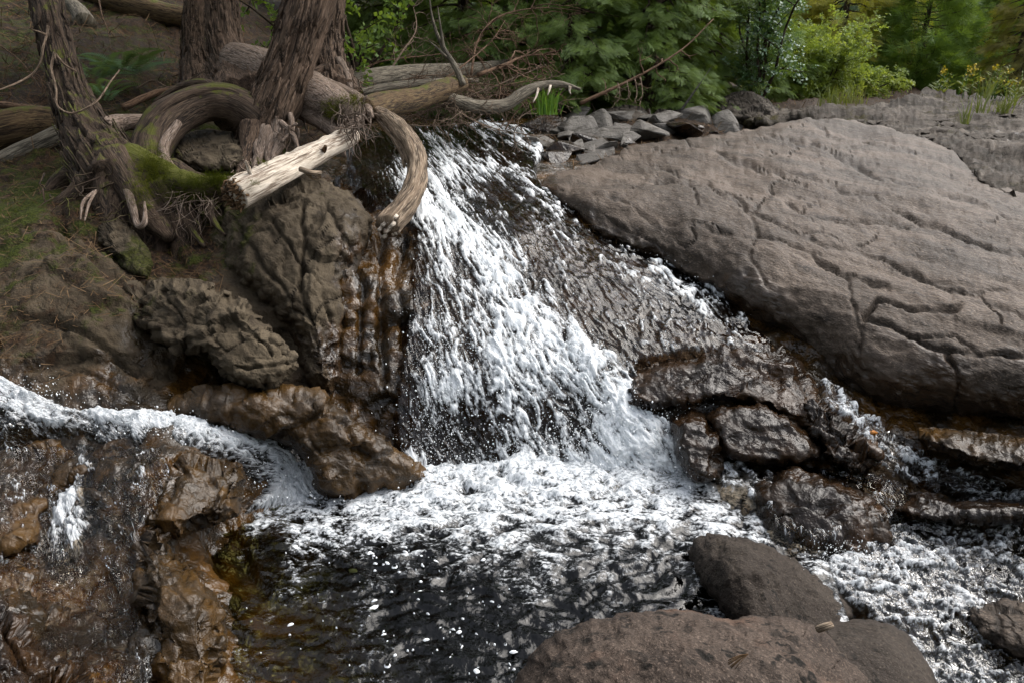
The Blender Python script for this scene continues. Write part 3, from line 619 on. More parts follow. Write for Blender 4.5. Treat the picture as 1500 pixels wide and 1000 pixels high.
# boulders
rock('boulder', 'broad speckled boulder with black lichen spots in the near foreground',
 [(740, 1040), (768, 975), (800, 935), (850, 912), (920, 897), (1000, 893), (1040, 900), (1075, 905), (1120, 900), (1170, 908), (1215, 930), (1250, 962), (1285, 1005), (1310, 1080), (1280, 1160), (1000, 1190), (780, 1160)],
 [(800, 935, 2.0), (1000, 895, 2.05), (1200, 920, 2.05), (1000, 960, 1.86), (1000, 1050, 1.70), (760, 1050, 1.85), (1280, 1050, 1.85), (1000, 1180, 1.62)],
 M['boulder'], 'boulder', thick=.34, wpx=70, step=3, edge=5, block=.008, lump=.03, fine=.013, bscale=2.6, crackd=.0, ckc=.0, attrs={'wet': [(1000, 950, 0), (800, 1000, 0)]})
rock('boulder', 'dark pointed boulder standing in the water behind the speckled one',
 [(1008, 808), (1022, 788), (1062, 784), (1105, 792), (1150, 812), (1190, 838), (1225, 868), (1248, 892), (1235, 925), (1180, 940), (1110, 935), (1070, 905), (1030, 868), (1010, 838)],
 [(1010, 810, 3.0), (1060, 788, 2.86), (1070, 820, 2.62), (1085, 850, 2.50), (1100, 890, 2.42), (1045, 820, 2.80), (1050, 860, 2.70), (1075, 895, 2.56), (1110, 800, 2.80), (1150, 820, 2.78), (1150, 870, 2.62), (1200, 860, 2.76), (1240, 890, 2.74), (1110, 925, 2.40), (1030, 850, 2.85), (1180, 930, 2.54)],
 M['boulderdark'], 'boulder', thick=.22, wpx=16, step=2.5, edge=4, block=.03, lump=.02, fine=.008, bscale=3, power=1.7, ckc=.0)
rock('boulder', 'smooth brown boulder low at the right of the speckled one',
 [(1195, 930), (1235, 908), (1285, 908), (1325, 925), (1355, 962), (1378, 1010), (1390, 1080), (1200, 1080)],
 [(1200, 935, 2.22), (1290, 915, 2.36), (1360, 980, 2.25), (1250, 980, 2.15), (1300, 1060, 2.0)],
 M['boulderdark'], 'boulder', thick=.28, wpx=44, step=3, edge=3, block=.008, lump=.03, fine=.006, ckc=.0)
rock('boulder', 'rounded grey boulder on the skyline by the leafy bush',
 [(1052, 148), (1075, 136), (1100, 134), (1125, 146), (1142, 164), (1130, 178), (1070, 178), (1050, 166)], [(1050, 160, 9.2), (1100, 140, 9.4), (1140, 170, 9.)], M['grey'], 'boulder', thick=.4, wpx=14, step=1.5, edge=2, block=.06, lump=.06)
rock('boulder', 'flat topped grey boulder under the leaning dead tree',
 [(880, 170), (890, 160), (915, 155), (940, 158), (952, 172), (940, 182), (890, 182)], [(880, 172, 8.6), (950, 172, 8.5), (915, 158, 8.8)], M['grey'], 'boulder', thick=.3, wpx=9, step=1.5, edge=2, block=.06, lump=.05)
rock('boulder', 'small dark boulder beside the flat topped grey one',
 [(955, 172), (965, 160), (978, 162), (985, 176), (965, 182)], [(955, 172, 8.5), (985, 172, 8.5), (968, 162, 8.7)], M['boulderdark'], 'boulder', thick=.2, wpx=8, step=1.5, edge=2, block=.05)
rock('rock', 'dark rounded rock seen through the hole under the arched cedar root',
 [(255, 215), (275, 195), (310, 190), (345, 198), (360, 225), (340, 250), (290, 252), (258, 240)], [(260, 225, 4.75), (350, 225, 4.8), (310, 195, 5.0), (310, 248, 4.65)], M['left'], thick=.2, wpx=22, step=2.5, edge=3, block=.05, lump=.05, attrs={'moss': [(300, 200, .1), (300, 250, .2)]})
rock('rock', 'brown mossy rock wedge under the root wad of the far left cedar',
 [(140, 340), (165, 322), (195, 338), (225, 380), (215, 408), (185, 402), (160, 372)], [(150, 340, 3.92), (215, 395, 3.72), (190, 345, 3.9)], M['left'], thick=.2, wpx=18, step=2.5, edge=4, block=.05, lump=.05, attrs={'moss': [(200, 370, .6), (150, 340, .3)], 'soil': [(180, 370, .35)]})
# ------------------------------------------------------------------ broken angular slabs beside the upper stream
def angular(c, size, seed, tilt=.35, flat=.45, tilt0=0.):
    """a fractured block: a cube cut by random planes"""
    r = np.random.default_rng(seed)
    import bmesh
    bm = bmesh.new()
    pts = r.normal(size=(11, 3)); pts /= np.linalg.norm(pts, axis=1)[:, None]; pts *= r.uniform(.75, 1.15, (11, 1)); pts[:, 2] *= flat
    for p in pts: bm.verts.new(p)
    bmesh.ops.convex_hull(bm, input=bm.verts)
    bmesh.ops.delete(bm, geom=[v for v in bm.verts if not v.link_faces], context='VERTS')
    bmesh.ops.bevel(bm, geom=list(bm.edges), offset=.05, segments=1, affect='EDGES')
    a, b_, g_ = tilt0+r.normal()*tilt, r.normal()*tilt, r.uniform(0, 6.3)
    from mathutils import Euler
    R = np.array(Euler((a, b_, 0)).to_matrix())@np.array(Euler((0, 0, g_)).to_matrix())
    bm.verts.index_update()
    V = np.array([v.co for v in bm.verts])@R.T*size + c
    F = {}
    for f in bm.faces: F.setdefault(len(f.verts), []).append([v.index for v in f.verts])
    bm.free()
    return V, [np.array(x) for x in F.values()]
k = 0
spots = []
r_ = np.random.default_rng(3)
big = [(800, 192, .30), (840, 178, .26), (880, 190, .34), (925, 182, .36), (975, 185, .34), (1020, 180, .4), (1070, 176, .36), (868, 215, .26), (905, 205, .26), (845, 205, .28), (945, 202, .28), (990, 196, .3), (830, 225, .22), (880, 228, .2), (862, 240, .17), (815, 238, .2), (895, 236, .17), (1050, 190, .3), (1110, 184, .35), (790, 215, .22), (1140, 190, .3)]
for x, y, s in big: spots.append((x, y, s))
for i in range(48): spots.append((r_.uniform(785, 1120), r_.uniform(170, 245), r_.uniform(.07, .20)))
for i, (x, y, s) in enumerate(spots):
    if y > np.interp(x, [786, 880, 935, 1030, 1110, 1180], [262, 238, 214, 203, 190, 178])+3: continue
    Dd = float(terr_depth(np.array([[float(x)]]), np.array([[float(y)]]))[0, 0])
    c = W(x, y, Dd); c[2] += .05
    Vv, Ff = angular(c, s*1.1, 100+i, .28, .36, .30)
    o = mesh_obj('broken_rock', Vv, Ff, M['pale'] if r_.random() < .75 else M['wetdark'], smooth=False)
    tag(o, 'angular broken grey rock plate in the jumble right of the upper stream', 'rock', 'broken rock plates beside the upper stream')
for i in range(30):
    x, y = r_.uniform(1090, 1520), r_.uniform(160, 205); y = min(y, 172+(x-1090)*.16+r_.uniform(-12, 12)); y = max(y, 158 if x < 1250 else 150)
    Dd = float(fit_depth(LEDGE_C, np.array([[x]]), np.array([[y]]))[0, 0])
    Vv, Ff = angular(W(x, y, Dd), r_.uniform(.06, .2), 500+i, .12, .22, .12)
    tag(mesh_obj('broken_rock', Vv, Ff, M['grey'], smooth=False), 'flat dark grey stone lying loose on the layered skyline ledge', 'rock', 'loose stones on the skyline ledge')
# stones and pieces scattered about the dark foot of the slab and near the left stream
for i in range(26):
    x, y = r_.uniform(1195, 1480), r_.uniform(640, 740)
    Dd = float(terr_depth(np.array([[x]]), np.array([[y]]))[0, 0])
    Vv, Ff = angular(W(x, y, Dd), r_.uniform(.03, .085), 300+i, .5, .5)
    tag(mesh_obj('stone', Vv, Ff, M['wetdark'], smooth=False), 'small dark wet stone in the trickle below the brown slab', 'stone', 'small wet stones below the brown slab')

# ------------------------------------------------------------------ water
def water(name, poly, depth, foam, m, flow, step=2, lift=.03, wave=None, lace=None, feather=14, edge=6, deep=None):
    a = np.array(poly, float); lo = a.min(0)-4; hi = a.max(0)+4
    X, Y = np.meshgrid(np.arange(lo[0], hi[0], step), np.arange(lo[1], hi[1], step))
    q = np.stack([X/16, Y/16, X*0+3], -1)
    X2, Y2 = X+edge*fbm(q, 3), Y+edge*fbm(q+30, 3)
    ins = inside(poly, X2, Y2); dist = dseg(poly, X2, Y2, True)*np.where(ins, 1, -1)
    D = depth(X, Y); P = W(X, Y, D); N = normals(P)
    fo = np.clip(idw(foam, X, Y, 1.5, 120), 0, 1)
    fl = flow(X, Y, P)
    h = lift
    if wave is not None: dh, fo = wave(X, Y, P, fo, fl); h = h + dh
    e = sstep(0, feather, dist)
    fo = fo*e
    P = P + N*(h*e - .05*(1-e))[..., None]
    dep = np.clip(fo*1.4, 0, 1) if deep is None else deep(X, Y, D)
    V, F, A = compact(P.reshape(-1, 3), grid_faces(dist > -step), {'foam': fo.ravel(), 'fl': fl.reshape(-1, 3), 'dep': dep.ravel()})
    o = mesh_obj(name, V, F, M[m], attrs=A); tag(o, None, None, kind='structure')
    return P, N, fo, dist
# the fall fans out from its crest
FX, FY = 480., 40.
def fan(X, Y, P):
    th = np.arctan2(X-FX, Y-FY); r = np.hypot(X-FX, Y-FY)
    return np.stack([th*34, r/34., X*0+.5], -1)
def fall_wave(X, Y, P, fo, fl):
    w1 = np.stack([fbm(fl*(.6, .6, 1)+3, 2), fbm(fl*(.6, .6, 1)+13, 2), 0*X], -1)
    n1 = ridged(fl*(1.25, .95, 1)+w1*1.0, 4); n2 = fbm(fl*(2.2, 1.6, 1)+w1*1.6+20, 4); n3 = fbm(fl*(.34, .26, 1)+7, 2)
    n4 = ridged(fl*(3.4, 2.7, 1)+w1*2.4+50, 3)
    f = fo*.90 + .55*n2 + .42*n3 + .42*(n1-.64) + .55*(n4-.64) - .07
    f = fo + (f-fo)*sstep(.08, .22, fo)
    f = np.clip(.5+(f-.5)*.95, 0, 1)
    dh = sstep(.2, 1., fo)*.06*(n3+.4) + .028*f*(n2+.4) + .016*n1 + .007*(n4-.6) + .007*n2
    return dh, f
Pf, Nf, ff, fd = water('waterfall', [(492, 205), (560, 190), (604, 180), (700, 172), (780, 182), (806, 215), (792, 262), (840, 300), (866, 338), (955, 374), (1035, 410), (1104, 474), (1140, 508), (1110, 535), (1010, 530), (940, 545), (945, 595), (1010, 622), (1035, 690), (1020, 740), (900, 730), (700, 722), (590, 706), (572, 660), (570, 600), (582, 520), (594, 430), (600, 350), (540, 318), (515, 285)],
  terr_depth,
  [(560, 230, .06), (520, 270, .05), (620, 196, .36), (640, 230, .48), (612, 215, .2), (700, 192, .34), (760, 195, .32), (660, 205, .34), (680, 240, .5), (600, 205, .12), (650, 262, .80), (720, 252, .75), (765, 252, .5), (700, 225, .30), (740, 225, .16), (740, 300, .12), (690, 305, .18), (660, 300, .45), (720, 285, .06), (800, 315, .18), (640, 320, .9), (622, 306, .85), (660, 345, 1), (690, 370, 1.05), (745, 415, 1.05), (715, 380, .95), (700, 430, .66), (655, 400, .62), (630, 380, .4), (645, 480, .50), (700, 480, .60), (765, 460, 1), (800, 490, .98), (830, 520, .95), (858, 552, .9), (760, 540, .72), (700, 560, .56), (640, 560, .45), (605, 600, .36), (680, 620, .36), (745, 600, .66), (800, 600, .68), (850, 600, .78), (900, 600, .95), (945, 620, .9), (1000, 645, .72), (960, 670, .55), (720, 650, .2), (700, 630, .2), (640, 650, .3), (600, 690, .8), (700, 700, .95), (800, 690, .9), (900, 700, 1), (1000, 710, .9),
   (760, 345, .06), (800, 385, .10), (840, 410, .08), (900, 460, .08), (880, 430, .05), (960, 430, .18), (1000, 450, .22), (1060, 480, .25), (880, 365, .22), (940, 390, .24), (838, 455, .14), (880, 500, .16), (920, 520, .3), (960, 515, .28), (1020, 520, .18), (905, 548, .5), (780, 420, .2), (720, 345, .2), (560, 400, 0), (520, 500, 0), (560, 550, .0), (590, 450, .0), (540, 330, .0), (590, 350, .03), (605, 400, .04), (500, 550, .0), (575, 500, .0), (610, 450, .06), (600, 520, .08), (570, 600, .03), (585, 640, .1), (605, 560, .15)],
  'fall', fan, step=2, lift=.045, wave=fall_wave)

# the plunge pool, level at z = 0
def flat_depth(X, Y): return DZ(Y, 0.0)
def pool_flow(X, Y, P): return np.stack([P[..., 0]*11, P[..., 1]*19, P[..., 2]*0], -1)
def pool_wave(X, Y, P, fo, fl):
    c = W(760, 670, DZ(670, 0.0)); r = np.hypot((P[..., 0]-c[0])*.8, P[..., 1]-c[1])
    q = P*(1, 1, 0)
    wv = np.stack([fbm(q*1.7+3, 3), fbm(q*1.7+33, 3), 0*r], -1)
    chop = np.exp(-r/.55)
    n1 = fbm(np.stack([P[..., 0]*5, P[..., 1]*8, 0*r], -1)+wv*1.6, 4); n2 = fbm(np.stack([P[..., 0]*13, P[..., 1]*22, 0*r+3], -1)+wv*2, 4)
    n3 = ridged(np.stack([P[..., 0]*9, P[..., 1]*16, 0*r+9], -1)+wv*2.2, 4)
    c2 = W(930, 850, DZ(850, 0.0)); r2 = np.hypot(P[..., 0]-c2[0], (P[..., 1]-c2[1])*1.3)
    rings = np.sin(r*46+wv[..., 0]*9+n1*1.5)*np.exp(-r/1.6)*.0075 + np.sin(r2*55+wv[..., 1]*8)*np.exp(-r2/.5)*.010
    dh = chop*(.08*n1+.034*n2+.03) + rings + .008*n1 + .005*n2 + .003*n3
    f = fo*.76 + .6*n2*sstep(.05, .4, fo) + .5*(n3-.64)*sstep(.05, .4, fo) + .4*n1*sstep(.1, .5, fo) - .07
    return dh, np.clip(np.where(fo > .03, f, 0), 0, 1)
POOL = [(318, 735), (420, 715), (470, 700), (560, 690), (640, 672), (900, 665), (1050, 680), (1140, 690), (1210, 790), (1230, 850), (1280, 1000), (1380, 1250), (560, 1250), (330, 1250), (300, 1000), (285, 860), (280, 760)]
water('pool_water', POOL, flat_depth,
  [(600, 682, .95), (680, 690, 1), (760, 690, 1), (840, 690, 1), (920, 695, 1), (1000, 700, .92), (1060, 705, .75), (470, 740, .85), (420, 735, .9), (380, 740, .8), (530, 735, .95), (560, 760, .8), (620, 730, .95), (700, 740, .9), (800, 740, .85), (900, 740, .85), (980, 750, .75), (1060, 740, .72), (1095, 765, .6), (450, 765, .55), (500, 785, .42), (600, 790, .40), (690, 790, .48), (760, 775, .6), (850, 790, .45), (940, 790, .40), (1000, 790, .34), (640, 820, .12), (560, 820, .1), (760, 830, .2), (840, 830, .2), (920, 830, .18), (980, 850, .12), (700, 870, .02), (600, 880, .02), (500, 840, .03), (850, 880, .06), (950, 890, .1), (400, 800, .03), (350, 850, 0), (450, 950, 0), (650, 950, .0), (750, 930, .04), (330, 780, .05), (1150, 800, .3), (1100, 1100, .0), (600, 1150, 0), (1200, 900, .3)],
  'pool', pool_flow, step=2.5, lift=0.0, deep=lambda X, Y, D: 1-np.exp(-np.clip(terr_depth(X, Y)-D, 0, 9)/.22), wave=pool_wave, feather=8, edge=3)
def path_flow(pts, across=9., along=24.):
    pts = np.array(pts, float); seg = np.concatenate([[0], np.cumsum(np.hypot(*np.diff(pts, axis=0).T))])
    fine = np.column_stack([np.interp(np.linspace(0, seg[-1], 60), seg, pts[:, i]) for i in (0, 1)])
    def f(X, Y, P):
        d = np.full(X.shape, 1e9); s = np.zeros(X.shape); sg = np.zeros(X.shape)
        for i in range(59):
            t = fine[i+1]-fine[i]; L = np.hypot(*t); ex, ey = X-fine[i, 0], Y-fine[i, 1]
            u = np.clip((ex*t[0]+ey*t[1])/L/L, 0, 1); dd_ = np.hypot(ex-u*t[0], ey-u*t[1]); m_ = dd_ < d
            d = np.where(m_, dd_, d); s = np.where(m_, (i+u)*L, s); sg = np.where(m_, np.sign(ex*t[1]-ey*t[0])*dd_, sg)
        return np.stack([sg/across, s/along, X*0], -1)
    return f
def rapid_wave(a1=.05, a2=.03):
    def f(X, Y, P, fo, fl):
        wv = np.stack([fbm(fl*.6+3, 2), fbm(fl*.6+13, 2), 0*X], -1)
        n1 = fbm(fl*(.45, .5, 1)+wv, 3); n2 = fbm(fl*(1.1, 1., 1)+wv*1.4+20, 4); n3 = ridged(fl*(1.3, 1.1, 1)+wv*1.5+40, 4)
        g = np.clip(fo*10, 0, 1)
        ff_ = fo*1.05 + (.5*n2 + .3*(n3-.62) + .3*n1 - .06)*g
        return a1*n1 + a2*.6*n2 + .02*np.clip(ff_, 0, 1)*g, np.clip(ff_, 0, 1)
    return f
water('left_stream', [(-120, 528), (10, 545), (60, 572), (120, 596), (230, 600), (310, 618), (380, 634), (440, 652), (470, 688), (486, 740), (440, 760), (352, 752), (378, 712), (350, 690), (300, 672), (240, 652), (150, 654), (60, 648), (-120, 655)],
  terr_depth, [(a, b, c*.95) for a, b, c in [(-60, 570, .8), (10, 575, .8), (40, 600, .72), (10, 625, .3), (80, 615, .6), (150, 610, .62), (120, 640, .3), (200, 620, .7), (240, 625, .9), (280, 640, .8), (260, 660, .35), (320, 655, .78), (350, 645, .6), (340, 680, .6), (400, 665, .72), (420, 700, .9), (440, 730, .9), (390, 740, .9), (450, 690, .6), (30, 640, .2), (370, 690, .45), (170, 598, .3), (300, 622, .35), (310, 668, .35), (420, 660, .4)]],
  'rapid', path_flow([(-100, 590), (60, 605), (220, 622), (330, 660), (400, 690), (430, 750)]), step=2, lift=.06, wave=rapid_wave(.035, .03), feather=22)
water('side_fall', [(95, 640), (150, 640), (150, 690), (138, 735), (150, 770), (118, 830), (66, 850), (50, 790), (66, 740), (100, 700)],
  terr_depth, [(120, 660, .15), (120, 700, .3), (110, 735, .85), (90, 750, .7), (110, 770, .5), (90, 800, .22), (80, 840, .1), (140, 740, .3)], 'rapid', path_flow([(125, 640), (115, 700), (100, 760), (85, 860)]), step=2, lift=.03, wave=rapid_wave(.02, .02), feather=24)
water('wet_film', [(-120, 640), (120, 645), (240, 650), (262, 700), (220, 780), (215, 880), (230, 1000), (260, 1100), (-120, 1100)],
  terr_depth, [(50, 700, .06), (20, 720, .2), (100, 850, .03), (180, 700, .1), (20, 800, .15), (200, 800, .1), (150, 950, .06), (210, 950, .14), (60, 900, .03)], 'film', path_flow([(60, 640), (120, 800), (160, 1100)], 12, 16), step=3, lift=.02, wave=rapid_wave(.02, .015))
RIGHT = [(1400, 700, DZ(700, .11)), (1500, 700, DZ(700, .13)), (1750, 720, DZ(720, .15)), (1350, 745, DZ(745, .08)), (1500, 745, DZ(745, .08)), (1230, 800, DZ(800, .02)), (1400, 800, DZ(800, -.0)), (1700, 800, DZ(800, .03)), (1300, 900, DZ(900, -.05)), (1500, 900, DZ(900, -.04)), (1700, 900, DZ(900, -.03)), (1400, 1000, DZ(1000, -.1)), (1700, 1250, DZ(1250, -.15)), (1200, 1250, DZ(1250, -.15))]
water('right_rapids', [(1192, 815), (1225, 800), (1262, 790), (1320, 752), (1400, 722), (1500, 705), (1800, 700), (1800, 1250), (1250, 1250), (1330, 1000), (1270, 900), (1215, 860)],
  lambda X, Y: fit_depth(RIGHT, X, Y), [(a, b, c*.6) for a, b, c in [(1215, 825, .75), (1255, 805, .85), (1260, 835, .7), (1320, 820, .6), (1400, 815, .55), (1300, 860, .5), (1380, 870, .45), (1460, 830, .48), (1330, 920, .35), (1430, 930, .4), (1480, 900, .3), (1400, 980, .3), (1350, 780, .3), (1420, 750, .5), (1370, 740, .5), (1480, 735, .55), (1500, 760, .3), (1480, 790, .42), (1500, 1000, .2), (1600, 1100, .2), (1350, 1000, .3), (1290, 780, .2)]],
  'rapid', lambda X, Y, P: np.stack([P[..., 0]*13, P[..., 1]*20, 0*X], -1), step=2.5, lift=.0, wave=rapid_wave(.034, .028))
water('trickle', [(1185, 560), (1215, 556), (1250, 590), (1290, 618), (1340, 655), (1420, 690), (1520, 715), (1520, 750), (1400, 735), (1320, 715), (1270, 690), (1225, 640), (1195, 600)],
  terr_depth, [(1205, 575, .4), (1240, 610, .42), (1270, 640, .38), (1320, 680, .3), (1400, 715, .3), (1260, 660, .25), (1480, 730, .4), (1350, 670, .35)], 'film', path_flow([(1200, 560), (1260, 630), (1340, 680), (1500, 735)], 8, 16), step=2.5, lift=.05, wave=rapid_wave(.05, .03))
water('shallow_flow', [(1040, 680), (1100, 676), (1200, 680), (1290, 690), (1340, 720), (1330, 770), (1280, 790), (1200, 812), (1130, 790), (1105, 750), (1050, 730)],
  lambda X, Y: np.minimum(terr_depth(X, Y), DZ(Y, .03)), [(1060, 700, .5), (1120, 690, .15), (1150, 740, .12), (1200, 720, .12), (1250, 700, .1), (1280, 760, .1), (1200, 790, .2), (1100, 760, .4)], 'film', path_flow([(1050, 690), (1150, 720), (1240, 800)], 8, 20), step=2.5, lift=.05, wave=rapid_wave(.03, .02))
# drops thrown up by the fall: uncountable
def drops():
    w_ = (ff*(fd > 12)*np.clip((ff.shape[0]-0)/1, 0, 1)).ravel(); w_ = np.where(w_ > .35, w_, 0); w_ = w_/w_.sum()
    n = 9000
    ix = rng.choice(len(w_), n, p=w_)
    p = Pf.reshape(-1, 3)[ix] + Nf.reshape(-1, 3)[ix]*(rng.exponential(.022, n)+.004)[:, None] + rng.normal(size=(n, 3))*.03
    extra = []
    for cx, cy, sx, sy, k_ in [(760, 655, 130, 22, 1300), (900, 610, 70, 40, 1200), (1010, 660, 22, 30, 500), (420, 690, 40, 26, 600), (250, 620, 60, 12, 500), (20, 580, 50, 16, 400), (640, 600, 26, 60, 700), (650, 500, 30, 50, 500), (1250, 810, 40, 14, 400)]:
        x = rng.normal(cx, sx, k_); y = rng.normal(cy, sy, k_)
        d_ = terr_depth(x[None], y[None])[0]; d_ = np.minimum(d_, DZ(y, 0.02)) - rng.exponential(.05, k_) - .06
        extra.append(W(x, y, d_))
    p = np.vstack([p]+extra); n = len(p)
    r = rng.lognormal(math.log(.0015), .5, n); r = np.minimum(r, .005)
    base = np.array([[1, 0, 0], [-1, 0, 0], [0, 1, 0], [0, -1, 0], [0, 0, 1.], [0, 0, -1]])
    T = np.array([[0, 2, 4], [2, 1, 4], [1, 3, 4], [3, 0, 4], [2, 0, 5], [1, 2, 5], [3, 1, 5], [0, 3, 5]])
    st = np.array([1, 1, 1.0])*np.ones((n, 3)); st[:, 2] = rng.uniform(.8, 2.2, n); st[:, 0] = rng.uniform(.7, 1.6, n)
    V = p[:, None] + base[None]*(r[:, None]*st)[:, None]
    o = mesh_obj('water_spray', V.reshape(-1, 3), (T[None]+np.arange(n)[:, None, None]*6).reshape(-1, 3), M['drops'])
    tag(o, 'white drops thrown up over the fall and the rapids', 'spray', kind='stuff')
drops()
# foam flecks drifting on the dark pool
def flecks():
    mb = MB(); a = np.linspace(0, 2*math.pi, 12, endpoint=False)
    for i in range(150):
        if i < 95: x, y = rng.normal(620, 110), rng.normal(890, 55)
        elif i < 125: x, y = rng.uniform(540, 640), rng.normal(815, 8)
        else: x, y = rng.uniform(640, 760), rng.uniform(900, 1000)
        if not inside(POOL, np.array([[x]]), np.array([[y]]))[0, 0] or y < 790: continue
        c = W(x, y, DZ(y, 0.008)); s = rng.lognormal(math.log(.0032), .55)
        rr = s*(1+.35*np.array([perlin(np.array([[math.cos(t_)*1.3+i*3.1, math.sin(t_)*1.3, 0]]))[0] for t_ in a]))
        el = rng.uniform(1.0, 3.2) if i % 3 else 1.0; an = rng.normal(0, .5)
        xx, yy = np.cos(a)*rr*el, np.sin(a)*rr
        ring = np.stack([c[0]+xx*math.cos(an)-yy*math.sin(an), c[1]+xx*math.sin(an)+yy*math.cos(an), np.full(12, c[2]-.004)], -1)
        j = np.arange(12); k_ = (j+1) % 12
        if i % 3 == 0 and s > .003:            # a bubble: thin white ring round a clear middle
            inn = c + (ring-c)*(.66, .66, 1); inn[:, 2] += .006
            mb.add(np.vstack([ring, inn]), np.stack([j, k_, k_+12, j+12], -1))
        else:
            inn = c + (ring-c)*(.6, .6, 0); inn[:, 2] = c[2]+.002
            mb.add(np.vstack([ring, inn, c+(0, 0, .004)]), np.stack([j, k_, k_+12, j+12], -1), np.stack([j+12, k_+12, np.full(12, 24)], -1))
    tag(mb.build('foam_flecks', M['drops']), 'white foam flecks and bubbles drifting on the dark pool', 'foam', kind='stuff')
flecks()
# ------------------------------------------------------------------ foliage pieces
def frames(d, nrm):
    d = d/np.linalg.norm(d, axis=1)[:, None]; s = np.cross(nrm, d); s /= np.linalg.norm(s, axis=1)[:, None]+1e-9
    return np.stack([d, s, np.cross(d, s)], -1)          # columns: along, across, normal
def place(T, pos, fr, size):
    return (np.einsum('nij,kj->nki', fr, T)*np.asarray(size)[:, None, None] + pos[:, None]).reshape(-1, 3)
def quads_of(n, k): return (np.arange(k*4).reshape(k, 4)[None] + (np.arange(n)*k*4)[:, None, None]).reshape(-1, 4)
def rhomb(p, d, n, w_, L):
    s = np.cross(n, d); return [p, p+d*L*.5+s*w_, p+d*L, p+d*L*.5-s*w_]
def make_spray(pairs=6):
    """flat fan of cedar scale foliage, unit length along x"""
    z = np.array([0, 0, 1.]); q = rhomb(np.zeros(3), np.array([1, 0, 0.]), z, .014, 1.0)
    for i in range(pairs):
        t = .12+.8*i/pairs
        for s in (-1, 1):
            a = s*radians(48-14*t); d = np.array([math.cos(a), math.sin(a), -.12]); L = .55*(1-.65*t)+.08; p = np.array([t, 0, 0])
            q += rhomb(p, d, z, .013, L)
            for j in (.4, .75):
                for s2 in (-1, 1):
                    a2 = a+s2*.7; d2 = np.array([math.cos(a2), math.sin(a2), -.2]); q += rhomb(p+d*L*j, d2, z, .012, L*.36)
    q = np.array(q); q[:, 2] -= .22*q[:, 0]**2; return q
def make_tuft(n=9):
    r = np.random.default_rng(2); q = []
    for i in range(n):
        a = -1.15+2.3*i/(n-1); d = np.array([math.cos(a), math.sin(a), r.normal()*.22]); q += rhomb(np.zeros(3), d, np.array([0, 0, 1.]), .028, .75+.35*r.random())
    return np.array(q)
def make_leaves(n=7, w_=.17, seed=4):
    r = np.random.default_rng(seed); q = []
    for i in range(n):
        t = i/n; a = (1 if i % 2 else -1)*r.uniform(.4, 1.2); d = np.array([math.cos(a), math.sin(a), r.normal()*.35]); d /= np.linalg.norm(d)
        nn = np.array([r.normal()*.4, r.normal()*.4, 1]); q += rhomb(np.array([t, 0, 0]), d, nn/np.linalg.norm(nn), w_*.8, .42)
    return np.array(q)
SPRAY, SPRAY_C, TUFT, LEAVES = make_spray(7), make_spray(4)[:4*21], make_tuft(), make_leaves()
def leaf_mesh(name, T, pos, d, nrm, size, m, parent):
    V = place(T, pos, frames(d, nrm), size); return mesh_obj(name, V, quads_of(len(pos), len(T)//4), m, parent, smooth=False)

